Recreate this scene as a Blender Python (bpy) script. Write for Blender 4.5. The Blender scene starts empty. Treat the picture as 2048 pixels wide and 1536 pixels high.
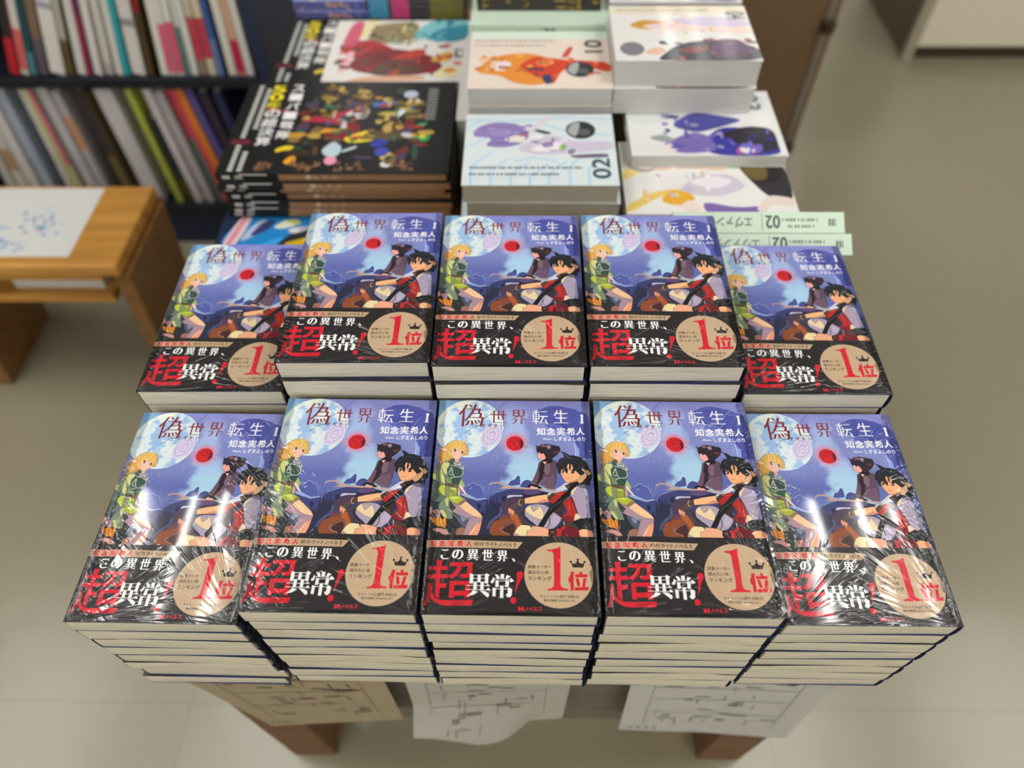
import bpy, math, random
import numpy as np
from mathutils import Vector, Matrix, noise

scene = bpy.context.scene
COL = scene.collection
F = 0.70                      # floor lies 0.70 m below the top of the front stacks; heights below are given from that level

# ---------------------------------------------------------------- camera
cam_data = bpy.data.cameras.new('camera')
camera = bpy.data.objects.new('camera', cam_data)
COL.objects.link(camera)
R_ = Vector((0.9999028682818052, 0.011823977988369053, -0.007378858065415107))
U_ = Vector((-0.0050580049058436445, 0.8011755208288708, 0.5984080559375519))
B_ = Vector((0.01298732413514959, -0.5983126092346025, 0.8011575070126289))
camera.matrix_world = Matrix(((R_.x, U_.x, B_.x, 0.003658), (R_.y, U_.y, B_.y, -0.180249), (R_.z, U_.z, B_.z, 0.517656 + F), (0, 0, 0, 1)))
cam_data.sensor_width = 36.0
cam_data.lens = 1459.619 / 2048 * 36.0
cam_data.clip_start = 0.02
cam_data.dof.use_dof = True
cam_data.dof.focus_distance = 0.592
cam_data.dof.aperture_fstop = cam_data.lens / 1000 / 0.0086
scene.camera = camera

# ---------------------------------------------------------------- world, exposure
world = bpy.data.worlds.new('world')
scene.world = world
world.use_nodes = True
world.node_tree.nodes['Background'].inputs[0].default_value = (0.9, 0.95, 1.0, 1)
world.node_tree.nodes['Background'].inputs[1].default_value = 0.02
scene.view_settings.view_transform = 'Standard'
scene.view_settings.look = 'None'
scene.view_settings.exposure = 0.0
scene.view_settings.gamma = 1.0
scene.view_settings.use_curve_mapping = False
try:
    scene.cycles.use_denoising = True
    scene.cycles.max_bounces = 6
    scene.cycles.sample_clamp_indirect = 4.0
except Exception:
    pass

# ceiling lights: rows of four-tube fluorescent fixtures
TUBE_W = 2.0
TUBES = (-0.25, -0.085, 0.085, 0.25)
FIX_X = (-2.3, -1.14, 1.14, 2.3)
FIX_Y = (-4.1, -1.9, 0.5, 4.1)
CEIL = 2.6
for fx in FIX_X:
    for fy in FIX_Y:
        for s in TUBES:
            ld = bpy.data.lights.new('tube_light', 'AREA')
            ld.shape = 'RECTANGLE'
            ld.size, ld.size_y = 0.016, 1.2
            ld.energy = TUBE_W
            ld.color = (1.0, 0.985, 0.95)
            lo = bpy.data.objects.new('tube_light', ld)
            lo.location = (fx + s, fy, CEIL - 0.062)
            COL.objects.link(lo)

# ---------------------------------------------------------------- helpers
def lin(h):
    o = []
    for i in (0, 2, 4):
        c = int(h[i:i + 2], 16) / 255
        o.append(c / 12.92 if c <= 0.04045 else ((c + 0.055) / 1.055) ** 2.4)
    return (*o, 1.0)

def tag(o, label=None, cat=None, group=None, kind=None):
    if label: o['label'] = label
    if cat: o['category'] = cat
    if group: o['group'] = group
    if kind: o['kind'] = kind
    return o

def empty(name, loc=(0, 0, 0), rz=0.0):
    o = bpy.data.objects.new(name, None)
    o.empty_display_size = 0.05
    o.location = (loc[0], loc[1], loc[2] + F)
    o.rotation_euler = (0, 0, rz)
    COL.objects.link(o)
    return o

def link(name, me, parent=None, loc=None):
    o = bpy.data.objects.new(name, me)
    COL.objects.link(o)
    if parent is not None: o.parent = parent
    if loc is not None: o.location = loc
    return o

class MB:
    """collects faces with a colour and a material slot, then becomes one mesh"""
    def __init__(self):
        self.v, self.f, self.c, self.m = [], [], [], []
    def face(self, pts, col='FFFFFF', m=0):
        n = len(self.v)
        self.v += [tuple(q) for q in pts]
        self.f.append(tuple(range(n, n + len(pts)))); self.c.append(lin(col) if isinstance(col, str) else col); self.m.append(m)
        return self
    def raw(self, verts, faces, col, m=0):
        n = len(self.v)
        self.v += [tuple(q) for q in verts]
        c = lin(col) if isinstance(col, str) else col
        for f in faces:
            self.f.append(tuple(i + n for i in f)); self.c.append(c); self.m.append(m)
        return self
    def box(self, x0, y0, z0, x1, y1, z1, col='FFFFFF', m=0, M=None):
        P = [Vector(q) for q in ((x0, y0, z0), (x1, y0, z0), (x1, y1, z0), (x0, y1, z0), (x0, y0, z1), (x1, y0, z1), (x1, y1, z1), (x0, y1, z1))]
        if M is not None: P = [M @ q for q in P]
        return self.raw(P, [(0, 3, 2, 1), (4, 5, 6, 7), (0, 1, 5, 4), (1, 2, 6, 5), (2, 3, 7, 6), (3, 0, 4, 7)], col, m)
    def cyl(self, a, b, r, col='FFFFFF', m=0, n=16):
        a, b = Vector(a), Vector(b); d = (b - a).normalized()
        s = d.orthogonal().normalized(); t = d.cross(s)
        ring = [s * math.cos(2 * math.pi * i / n) * r + t * math.sin(2 * math.pi * i / n) * r for i in range(n)]
        V = [a + q for q in ring] + [b + q for q in ring]
        return self.raw(V, [(i, (i + 1) % n, n + (i + 1) % n, n + i) for i in range(n)] + [tuple(range(n - 1, -1, -1)), tuple(range(n, 2 * n))], col, m)
    def mesh(self, name, mats, bevel=0.0):
        me = bpy.data.meshes.new(name)
        me.from_pydata(self.v, [], self.f)
        for m in (mats if isinstance(mats, (list, tuple)) else [mats]): me.materials.append(m)
        me.polygons.foreach_set('material_index', self.m)
        ca = me.color_attributes.new('Col', 'FLOAT_COLOR', 'CORNER')
        buf = []
        for f, c in zip(self.f, self.c):
            if isinstance(c, list):
                for q in c: buf += q
            else: buf += list(c) * len(f)
        ca.data.foreach_set('color', buf)
        me.update()
        return me
    def build(self, name, mats, parent=None, bevel=0.0, loc=None):
        o = link(name, self.mesh(name, mats), parent, loc)
        if bevel:
            b = o.modifiers.new('bevel', 'BEVEL'); b.width = bevel; b.segments = 2; b.limit_method = 'ANGLE'
            b.harden_normals = False
        return o

def dup(root, loc=None, rz=None):
    """a copy of a thing with copies of its parts and sub-parts (mesh data shared)"""
    r = root.copy(); COL.objects.link(r)
    if loc is not None: r.location = (loc[0], loc[1], loc[2] + F)
    if rz is not None: r.rotation_euler = (0, 0, rz)
    for ch in list(root.children):
        k = ch.copy(); COL.objects.link(k); k.parent = r
        for g in list(ch.children):
            d = g.copy(); COL.objects.link(d); d.parent = k
    return r

# ---------------------------------------------------------------- materials
class NT:
    def __init__(self, name):
        self.mat = bpy.data.materials.new(name); self.mat.use_nodes = True
        self.t = self.mat.node_tree; self.n = self.t.nodes
        self.b = self.n['Principled BSDF']
    def node(self, typ, **kw):
        q = self.n.new(typ)
        for k, v in kw.items(): setattr(q, k, v)
        return q
    def put(self, sock, v):
        if hasattr(v, 'is_output') or isinstance(v, bpy.types.NodeSocket): self.t.links.new(v, sock)
        else: sock.default_value = v
    def math(self, op, a, b=0.0, c=0.0, clamp=False):
        q = self.node('ShaderNodeMath', operation=op, use_clamp=clamp)
        for i, v in enumerate((a, b, c)): self.put(q.inputs[i], v)
        return q.outputs[0]
    def mrange(self, v, a, b, c, d):
        q = self.node('ShaderNodeMapRange', interpolation_type='SMOOTHSTEP')
        for i, s in enumerate((v, a, b, c, d)): self.put(q.inputs[i], s)
        return q.outputs[0]
    def comb(self, x, y, z):
        q = self.node('ShaderNodeCombineXYZ')
        for i, s in enumerate((x, y, z)): self.put(q.inputs[i], s)
        return q.outputs[0]
    def noise(self, vec, scale=1.0, detail=2.0, w=None, rough=0.5):
        q = self.node('ShaderNodeTexNoise', noise_dimensions='4D' if w is not None else '3D')
        self.put(q.inputs['Vector'], vec); q.inputs['Scale'].default_value = scale
        q.inputs['Detail'].default_value = detail; q.inputs['Roughness'].default_value = rough
        if w is not None: self.put(q.inputs['W'], w)
        return q.outputs['Fac']
    def ramp(self, fac, stops):
        q = self.node('ShaderNodeValToRGB')
        while len(q.color_ramp.elements) < len(stops): q.color_ramp.elements.new(0.5)
        for e, (p_, c) in zip(q.color_ramp.elements, stops): e.position = p_; e.color = lin(c)
        self.put(q.inputs[0], fac); return q.outputs[0]
    def mix(self, fac, a, b):
        q = self.node('ShaderNodeMix', data_type='RGBA')
        self.put(q.inputs[0], fac); self.put(q.inputs[6], a); self.put(q.inputs[7], b)
        return q.outputs[2]

def plain(name, col, rough=0.5, spec=0.5, metal=0.0):
    n = NT(name); n.b.inputs['Base Color'].default_value = lin(col)
    n.b.inputs['Roughness'].default_value = rough; n.b.inputs['Metallic'].default_value = metal
    n.b.inputs['Specular IOR Level'].default_value = spec
    return n.mat

def printed(name, rough=0.45, coat=0.0, coat_rough=0.1, spec=0.2):
    n = NT(name)
    a = n.node('ShaderNodeVertexColor', layer_name='Col')
    n.put(n.b.inputs['Base Color'], a.outputs[0])
    n.b.inputs['Roughness'].default_value = rough
    n.b.inputs['Specular IOR Level'].default_value = spec
    n.b.inputs['Coat Weight'].default_value = coat
    n.b.inputs['Coat Roughness'].default_value = coat_rough
    return n

def film_nodes(n, W, H, coat=1.0, strength=1.0, side=False):
    """tight shrink film over the printed surface: a clear coat whose normal crinkles near corners and edges"""
    tc = n.node('ShaderNodeTexCoord'); sx = n.node('ShaderNodeSeparateXYZ')
    n.put(sx.inputs[0], tc.outputs['Object'])
    x, y, z = sx.outputs
    rnd = n.math('MULTIPLY', n.node('ShaderNodeObjectInfo').outputs['Random'], 57.0)
    total = None
    def add(v):
        nonlocal total
        total = v if total is None else n.math('ADD', total, v)
    if not side:
        # which places crinkle differs from book to book
        patch = n.mrange(n.noise(n.comb(n.math('MULTIPLY', x, 14), n.math('MULTIPLY', y, 14), 0.0), 1.0, 1.0, rnd), 0.42, 0.62, 0.0, 1.0)
        for i, (cx, cy, reach, amp) in enumerate(((0, 0, 0.085, 1.0), (W, 0, 0.09, 1.0), (0, H, 0.04, 0.35), (W, H, 0.06, 0.6))):
            dx = n.math('SUBTRACT', x, cx); dy = n.math('SUBTRACT', y, cy)
            r = n.math('SQRT', n.math('ADD', n.math('MULTIPLY', dx, dx), n.math('MULTIPLY', dy, dy)))
            ang = n.math('ARCTAN2', n.math('ABSOLUTE', dy), n.math('ABSOLUTE', dx))
            v = n.noise(n.comb(n.math('MULTIPLY', ang, 16), n.math('MULTIPLY', r, 22), float(i)), 1.0, 1.5, rnd)
            fall = n.mrange(r, 0.012, reach, 1.0, 0.0)
            v = n.mrange(v, 0.5, 0.68, 0.0, 0.42)
            add(n.math('MULTIPLY', n.math('MULTIPLY', v, n.math('ADD', r, 0.012)), n.math('MULTIPLY', n.math('MULTIPLY', fall, n.math('ADD', patch, 0.3)), 0.115 * amp)))
        # short folds running in from the long edges
        for i, (d, amp) in enumerate(((x, 0.0016), (n.math('SUBTRACT', W, x), 0.0020))):
            sk = n.math('ADD', n.math('MULTIPLY', y, 420), n.math('MULTIPLY', d, 160))
            v = n.noise(n.comb(n.math('MULTIPLY', d, 50), sk, 3.0 + i), 1.0, 1.0, rnd)
            v = n.mrange(v, 0.48, 0.68, 0.0, 0.5)
            add(n.math('MULTIPLY', v, n.math('MULTIPLY', n.mrange(d, 0.002, 0.018, 1.0, 0.0), amp * 0.65)))
        # loose diagonal wrinkles in patches
        u = n.math('ADD', n.math('MULTIPLY', x, 260), n.math('MULTIPLY', y, 300))
        v = n.noise(n.comb(u, n.math('MULTIPLY', n.math('SUBTRACT', x, y), 30), 5.0), 1.0, 1.0, rnd)
        edge = n.mrange(n.math('ABSOLUTE', n.math('SUBTRACT', x, W / 2)), 0.018, 0.058, 0.0, 1.0)
        v = n.mrange(v, 0.5, 0.7, 0.0, 0.5)
        add(n.math('MULTIPLY', v, n.math('MULTIPLY', n.math('MULTIPLY', patch, edge), 0.0010)))
        # slow billow of the cover
        add(n.math('MULTIPLY', n.noise(n.comb(n.math('MULTIPLY', x, 16), n.math('MULTIPLY', y, 7), 7.0), 1.0, 0.0, rnd), 0.0009))
    else:
        v = n.noise(n.comb(n.math('MULTIPLY', x, 30), n.math('MULTIPLY', y, 30), n.math('MULTIPLY', z, 420)), 1.0, 2.0, rnd)
        w = n.mrange(n.noise(n.comb(n.math('MULTIPLY', x, 40), 0.0, n.math('MULTIPLY', z, 90)), 1.0, 1.0, rnd), 0.45, 0.7, 0.15, 1.0)
        add(n.math('MULTIPLY', n.math('MULTIPLY', n.mrange(v, 0.45, 0.7, 0.0, 1.0), w), 0.0022))
    bp = n.node('ShaderNodeBump'); bp.inputs['Strength'].default_value = strength; bp.inputs['Distance'].default_value = 1.0
    n.put(bp.inputs['Height'], total)
    n.put(n.b.inputs['Coat Normal'], bp.outputs[0])
    n.b.inputs['Coat Weight'].default_value = coat
    n.b.inputs['Coat Roughness'].default_value = 0.035
    n.b.inputs['Coat IOR'].default_value = 1.5
# cover artwork, in millimetres (p: tenths) from the lower left corner of the cover
ART = [
('m',27.39,160.27,29.04),
('p','4A52A2',[808,1714,829,1749,850,1781,866,1798,883,1812,908,1826,934,1837,964,1843,994,1847,1025,1846,1057,1842,1085,1836,1111,1828,1137,1819,1161,1810,1182,1798,1202,1785,1223,1778,1244,1770,1263,1761,1280,1745,1290,1702,1297,1650,1302,1580,1306,1503,1310,1412,1313,1318,1281,1317,1249,1318,1221,1324,1198,1336,1192,1374,1189,1416,1176,1445,1162,1473,1147,1497,1131,1520,1118,1544,1104,1569,1082,1599,1056,1627,1020,1645,982,1659,943,1661,907,1660,895,1653,882,1650,847,1680]),
('p','3D4490',[882,1658,916,1666,949,1674,982,1673,1015,1669,1049,1660,1081,1648,1110,1626,1138,1604,1127,1600,1113,1598,1086,1612,1056,1627,1021,1643,982,1656,933,1658]),
('p','585FB0',[907,1646,949,1650,990,1652,1028,1637,1064,1618,1089,1592,1112,1564,1071,1576,1030,1588,992,1594,956,1602,931,1622]),
('l','363C84',0.5,[950,1782,1026,1798,1110,1784,1167,1739]),
('l','363C84',0.5,[974,1696,1033,1712,1108,1708,1184,1749]),
('l','363C84',0.5,[1107,1688,1180,1729,1268,1750]),
('l','363C84',0.5,[1155,1619,1230,1639,1279,1625]),
('l','363C84',0.5,[1194,1550,1243,1541,1274,1503]),
('l','363C84',0.5,[1225,1502,1254,1431,1250,1336]),
('l','A9B0E0',0.35,[883,1810,934,1837,994,1845,1057,1841,1141,1818]),
('p','8CA0DA',[1146,1477,1162,1447,1177,1420,1188,1414,1196,1406,1196,1375,1194,1340,1178,1340,1162,1340,1161,1370,1160,1401,1153,1438]),
('l','C8D6F4',0.4,[1158,1453,1164,1396,1162,1340]),
('e','C8242E',66.09,145.44,7.21,7.15),
('p','7A1A26',[680,1515,695,1506,709,1496,721,1478,731,1458,730,1438,726,1419,713,1405,698,1390,703,1410,706,1429,702,1444,698,1457,704,1469,710,1482,696,1498]),
('p','3A2028',[697,1506,710,1494,722,1482,728,1469,732,1455,731,1438,727,1422,720,1412,712,1403,717,1426,720,1448,717,1466,712,1482,704,1494]),
('p','8E1C26',[670,1427,682,1430,694,1423,682,1423]),
('p','5A1820',[660,1416,672,1420,684,1412,672,1413]),
('p','5A1820',[699,1494,708,1497,717,1491,708,1490]),
('p','7A1A24',[614,1478,626,1482,637,1476,626,1474]),
('p','5A1820',[701,1425,707,1428,713,1424,707,1421]),
('p','5A1820',[669,1492,673,1495,677,1490,673,1488]),
('p','8E1C26',[696,1475,710,1478,724,1469,710,1471]),
('p','5A1820',[670,1486,684,1489,698,1480,684,1482]),
('p','5A1820',[698,1474,706,1477,714,1468,706,1470]),
('p','8E1C26',[632,1470,644,1473,656,1470,644,1466]),
('p','7A1A24',[676,1469,683,1473,690,1466,683,1466]),
('p','5A1820',[637,1454,648,1457,660,1452,649,1450]),
('p','7A1A24',[642,1462,651,1465,661,1460,651,1458]),
('p','5A1820',[664,1504,669,1508,674,1500,669,1500]),
('p','7A1A24',[705,1493,711,1496,718,1491,711,1489]),
('p','5A1820',[642,1449,653,1453,666,1446,654,1446]),
('p','7A1A24',[686,1466,694,1470,701,1460,694,1463]),
('p','5A1820',[613,1468,623,1472,634,1466,624,1465]),
('p','7A1A24',[702,1448,709,1451,716,1446,709,1444]),
('p','7A1A24',[689,1439,700,1442,712,1433,700,1435]),
('p','8E1C26',[620,1499,634,1503,649,1494,634,1496]),
('p','7A1A24',[608,1426,615,1430,623,1423,615,1422]),
('p','5A1820',[648,1499,661,1502,675,1494,661,1495]),
('p','8E1C26',[639,1483,653,1486,667,1477,653,1479]),
('e','2A2028',73.64,142.96,0.24,0.24),
('e','2A2028',74.18,142.58,0.24,0.24),
('e','2A2028',74.7,142.75,0.24,0.24),
('e','2A2028',75.23,142.25,0.24,0.24),
('e','2A2028',75.76,142.16,0.24,0.24),
('e','2A2028',76.29,141.42,0.24,0.24),
('e','2A2028',76.82,141.51,0.24,0.24),
('e','2A2028',77.35,141.12,0.24,0.24),
('e','2A2028',77.88,140.48,0.24,0.24),
('e','3A2A40',54.48,147.77,0.2,0.19),
('e','3A2A40',55.13,147.69,0.2,0.19),
('e','3A2A40',55.78,148.1,0.2,0.19),
('e','3A2A40',56.43,148.08,0.2,0.19),
('e','3A2A40',57.09,147.9,0.2,0.19),
('p','525DA2',[270,1040,283,1046,297,1049,309,1061,320,1072,328,1078,337,1081,345,1076,353,1070,358,1063,364,1057,375,1055,387,1053,398,1041,408,1026,415,1009,419,989,414,962,408,933,374,936,342,940,316,953,294,966,275,976,261,987,264,1014]),
('l','A4B4DC',0.4,[282,1047,316,1070,337,1082,353,1071,361,1058,387,1054,408,1029,417,998]),
('l','9FB0DA',0.5,[303,1019,318,1028,325,1036]),
('p','97A8D0',[242,978,264,978,285,977,305,967,325,956,349,943,373,933,400,937,427,941,451,935,474,927,444,928,416,928,394,921,374,915,354,920,334,927,311,936,287,944,266,948,248,952,244,965]),
('p','3C4478',[235,970,261,956,287,944,311,936,334,930,353,922,372,917,402,924,431,931,451,930,466,923,475,884,477,844,453,818,425,801,399,808,374,821,350,844,326,867,302,886,278,905,256,936]),
('p','4A4F90',[688,1148,698,1144,707,1135,708,1102,708,1064,678,1058,650,1054,629,1057,610,1062,619,1078,629,1094,647,1103,665,1112,677,1130]),
('p','444A84',[714,1064,722,1080,733,1095,746,1103,760,1109,776,1106,792,1100,811,1084,831,1065,813,1048,792,1034,751,1038,706,1046,709,1054]),
('p','3A4070',[458,929,483,959,507,986,530,996,553,1002,578,1011,604,1020,626,1027,650,1032,677,1031,708,1029,754,1030,806,1029,873,1014,942,996,946,951,937,909,855,885,768,864,738,845,711,830,644,835,576,845,547,851,522,861,491,893]),
('l','8496C8',0.5,[503,984,549,1002,603,1022,650,1031]),
('p','4A3A52',[591,931,621,941,653,949,688,955,722,958,741,947,757,933,732,896,708,864,686,851,662,842,628,829,594,820,566,830,539,844,546,871,553,896,570,914]),
('p','2B2F48',[433,797,438,843,444,890,446,972,453,903,459,865,467,890,473,934,472,1016,480,934,488,899,494,930,496,956,503,921,512,891,521,904,523,982,533,896,544,904,560,892,554,819,548,752,529,625,380,623,402,696,415,767,401,813,418,836,428,809]),
('p','252A42',[367,887,378,890,388,892,396,889,402,883,403,868,402,853,397,850,392,847,392,831,392,813,389,813,386,813,386,832,384,849,378,853,373,855,374,863,376,872,372,880]),
('p','252A42',[562,952,580,959,597,966,598,950,598,935,590,923,582,913,577,912,571,913,567,933]),
('p','4C5278',[549,866,550,835,547,806,526,787,502,768,483,748,466,726,458,702,452,676,462,675,471,677,477,696,485,718,504,737,525,756,543,772,559,790,568,818,573,845,562,857]),
('p','C09C8A',[456,1047,465,1074,492,1085,531,1086,571,1079,595,1062,607,1049,630,1054,640,1040,708,1039,845,1030,976,1023,976,1008,861,1017,724,1024,631,1028,572,1026,533,1025,572,1040,585,1046,567,1062,532,1074,492,1073,469,1060]),
('p','C9C4D2',[603,950,611,961,624,970,666,970,709,969,720,970,727,972,726,964,725,958,708,958,690,958,671,957,651,955,631,949,613,944,607,946]),
('o',),
('p','2C2644',[734,993,780,986,823,982,852,989,878,997,905,997,932,996,934,983,936,970,900,966,862,960,806,947,754,933,733,924,719,915,726,954]),
('p','5A4874',[741,1018,802,1022,862,1021,874,1009,878,995,850,986,823,977,793,974,765,974,747,980,732,987,732,1003]),
('p','5C4859',[864,1274,875,1281,888,1283,907,1279,928,1275,952,1285,976,1294,995,1288,1010,1276,1008,1242,1004,1202,1003,1157,1000,1112,991,1069,981,1027,957,1028,932,1031,900,1049,870,1066,857,1062,847,1056,839,1060,831,1065,814,1071,796,1078,803,1093,812,1109,826,1136,839,1164,846,1191,851,1218,857,1248]),
('p','2E2430',[880,1279,900,1277,920,1275,911,1246,903,1219,901,1198,899,1174,886,1130,870,1088,855,1076,839,1070,846,1098,853,1128,858,1163,863,1200,871,1239]),
('p','7A6272',[911,1256,925,1267,940,1275,948,1258,955,1238,950,1201,942,1165,929,1154,914,1147,906,1168,899,1192,904,1225]),
('p','6B5468',[926,1138,954,1150,982,1161,990,1138,996,1112,990,1071,981,1027,954,1028,925,1031,890,1049,855,1070,861,1078,870,1088,897,1113]),
('p','694F5E',[847,1200,857,1193,864,1182,861,1152,855,1119,845,1092,835,1065,815,1073,796,1080,805,1095,816,1114,831,1155]),
('l','A8929E',0.35,[868,1088,902,1115,928,1138]),
('l','3A2C3A',0.35,[899,1192,916,1146,942,1165]),
('l','8C7684',0.7,[800,1080,831,1070]),
('l','8C7684',0.8,[855,1076,917,1042]),
('p','1F1A22',[768,1047,776,1056,784,1064,797,1068,812,1069,829,1065,847,1059,868,1047,890,1035,878,1032,862,1031,827,1036,792,1042,778,1045]),
('p','D9A890',[788,1042,795,1049,804,1054,813,1050,823,1045,836,1043,847,1041,850,1033,852,1023,820,1024,792,1025,787,1033]),
('p','221D26',[886,1299,902,1307,920,1313,945,1310,972,1305,971,1290,968,1277,949,1269,928,1265,908,1268,892,1274,888,1286]),
('p','E8B0A0',[892,1280,926,1279,907,1255]),
('p','EFA79E',[860,1374,872,1372,884,1369,900,1358,914,1346,920,1334,922,1323,914,1311,904,1302,894,1298,884,1298,872,1305,860,1315,853,1327,849,1341,854,1357]),
('p','2F2631',[834,1437,856,1423,881,1445,930,1448,978,1439,1029,1426,1038,1395,1019,1357,995,1333,972,1316,968,1291,944,1295,921,1309,913,1337,904,1355,888,1364,880,1350,868,1371,850,1362,842,1388,844,1411]),
('p','5E3A36',[969,1389,986,1384,1002,1380,1014,1382,1026,1385,1018,1371,1009,1359,995,1359,981,1363,975,1375]),
('l','B88890',0.5,[877,1440,905,1436,938,1427]),
('l','B88890',0.4,[881,1426,913,1424]),
('e','86708A',94.35,142.11,1.83,1.91),
('e','A89AAE',94.16,142.44,0.97,0.95),
('p','1E2126',[1134,752,1158,765,1184,777,1206,783,1226,786,1241,781,1256,774,1275,761,1292,745,1294,716,1289,688,1257,679,1221,674,1193,676,1169,680,1161,693,1154,706,1135,717,1114,726,1122,739]),
('p','6A2028',[1057,709,1154,690,1168,670,1174,617,1024,617,1033,672]),
('p','B22A32',[1030,692,1061,715,1066,691,1033,668,1024,617,965,616,992,680,1026,684]),
('p','EFB184',[1166,668,1180,677,1199,682,1225,678,1251,671,1263,660,1272,647,1272,632,1271,616,1222,616,1174,615,1168,643]),
('p','A497AE',[1113,998,1123,1017,1135,1034,1151,1044,1167,1052,1186,1051,1206,1048,1224,1043,1241,1035,1249,1019,1255,1000,1256,972,1256,939,1256,896,1256,854,1258,828,1257,808,1243,791,1225,778,1206,772,1187,773,1168,795,1151,823,1142,861,1135,899,1124,930,1115,959,1113,980]),
('p','B9B4D8',[1231,1037,1242,1025,1251,1004,1253,953,1254,896,1258,838,1260,786,1251,776,1240,774,1241,813,1240,854,1238,907,1234,961,1224,999,1213,1035,1222,1037]),
('p','E8D0B0',[1110,998,1119,1018,1132,1038,1152,1047,1175,1054,1162,1038,1148,1021,1136,998,1124,974,1116,986]),
('p','E3CFB4',[1134,810,1147,814,1160,815,1174,798,1188,779,1160,765,1134,752,1134,781]),
('p','3A2E2E',[950,914,974,919,1000,919,1025,912,1046,902,1052,882,1053,860,1045,834,1036,809,1034,793,1032,779,1003,802,976,825,956,846,942,867,943,892]),
('p','B02E2A',[1046,906,1071,927,1094,946,1106,956,1118,964,1128,935,1139,903,1150,860,1160,815,1149,814,1139,810,1135,788,1130,764,1120,743,1110,722,1070,746,1035,767,1030,776,1032,784,1049,795,1067,809,1074,829,1076,852,1062,878]),
('p','7A2530',[1034,775,1058,785,1082,793,1101,790,1119,785,1115,756,1110,726,1087,736,1065,746,1049,760]),
('p','C63A30',[1094,942,1100,918,1106,894,1109,869,1106,843,1074,814,1036,784,1061,805,1083,826,1088,851,1090,877,1092,909]),
('l','6E1E24',0.5,[1115,955,1111,873,1124,810,1108,730]),
('l','2E2226',0.7,[1110,963,1135,903,1162,810]),
('p','4A3A38',[1052,750,1079,743,1106,735,1134,720,1158,704,1160,694,1158,684,1131,692,1105,700,1077,709,1053,720,1051,735]),
('l','C8B8B0',0.6,[1050,746,1055,713]),
('p','8A4A2E',[503,735,557,756,616,770,666,766,708,754,722,723,724,688,697,653,657,622,576,617,500,620,480,640,476,665,484,700]),
('p','A85A30',[632,812,654,815,674,814,686,795,697,771,713,739,728,705,708,692,687,680,671,704,656,729,643,758,632,787,631,800]),
('p','46404C',[660,833,703,846,746,858,750,842,754,826,734,824,714,821,724,800,735,780,751,758,770,738,796,725,823,712,812,706,800,702,774,714,747,730,730,750,714,771,704,793,695,815,681,811,666,808,663,821]),
('p','3A2E3A',[714,821,734,828,754,835,759,819,762,805,755,800,747,796,752,780,758,763,774,747,792,730,782,732,770,736,752,757,733,780,723,800]),
('p','7A4E48',[552,668,562,685,576,703,613,725,655,747,662,739,670,729,679,708,686,684,679,651,668,622,649,619,630,622,623,630,615,638,597,643,578,648,564,657]),
('p','45292C',[579,666,590,680,603,695,629,709,657,722,666,704,673,684,666,652,657,622,649,618,638,622,610,642]),
('l','C09A8C',0.4,[576,699,558,666,581,648,619,638,634,622]),
('p','A99DB2',[748,826,752,844,758,860,769,872,784,882,814,888,846,891,878,888,908,881,927,868,942,854,946,838,949,824,960,823,976,821,1006,798,1034,773,1026,749,1012,725,994,705,973,688,948,681,920,679,882,689,845,702,829,716,815,731,800,743,785,755,767,774,750,792,748,809]),
('p','E8D0A8',[752,847,767,864,785,877,803,875,823,869,846,869,869,866,884,840,895,811,893,786,887,761,874,762,861,765,842,772,823,781,803,793,785,805,771,814,760,822,754,834]),
('p','B8A2A4',[792,869,814,875,834,878,846,869,856,857,835,842,815,827,804,848]),
('l','5A4A54',0.3,[796,865,811,829,838,848]),
('p','B4A8C0',[976,814,1004,795,1028,775,1022,750,1008,725,988,710,966,696,953,720,944,745,958,779]),
('l','2A2C38',0.6,[939,778,942,732,924,691,898,687]),
('p','4E4038',[696,915,704,927,715,937,732,938,750,937,753,917,754,898,736,884,715,874,703,880,694,889,693,902]),
('p','564742',[627,867,657,891,692,917,701,899,706,881,688,859,666,840,649,840,635,846,628,855]),
('p','E09878',[629,854,642,846,654,838,663,830,668,821,659,807,648,793,641,809,636,824,632,839]),
('p','E09878',[622,858,630,852,638,846,650,834,661,821,657,806,650,791,644,806,638,820,633,812,627,803,622,818,617,833,619,846]),
('l','C8A888',0.6,[713,932,698,913,704,883,723,879]),
('p','D18C6C',[746,903,785,901,823,899,855,901,885,904,913,910,941,916,938,928,935,940,900,938,862,934,803,921,750,907,744,904]),
('p','EEB888',[746,939,784,950,823,960,874,969,926,978,932,952,939,927,920,932,900,935,871,920,838,904,795,899,750,896,748,918]),
('p','C9C6CE',[930,987,949,996,971,1005,1009,1014,1049,1022,1051,1013,1053,1004,1013,991,978,979,969,968,963,959,949,958,936,961,932,973]),
('p','A52A28',[974,979,992,989,1010,997,1036,1003,1064,1009,1072,995,1075,980,1055,960,1032,941,1016,929,1000,919,981,906,962,893,946,914,935,935,952,958]),
('p','C4392E',[990,975,1003,984,1018,993,1038,993,1060,991,1038,978,1017,967,1003,970]),
('p','4A3B34',[926,952,945,973,967,992,984,992,1000,988,989,978,978,968,964,954,951,940,944,932,939,924,930,938]),
('e','A89A90',98.45,99.23,1.01,0.96),
('e','4A3B34',98.45,99.23,0.54,0.52),
('p','D8DAE8',[1070,1084,1092,1085,1114,1084,1099,1067,1087,1051,1088,1038,1090,1026,1062,1020,1034,1015,1009,1015,985,1016,1010,1036,1034,1054,1053,1070]),
('l','9A9CB8',0.4,[1018,1028,1074,1068]),
('p','2E2226',[1112,1082,1140,1096,1169,1110,1179,1096,1188,1083,1151,1057,1118,1033,1103,1027,1092,1026,1080,1041,1068,1059,1089,1070]),
('e','8A5A50',109.37,105.08,1.17,1.33),
('e','2E2226',109.37,105.08,0.7,0.8),
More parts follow.
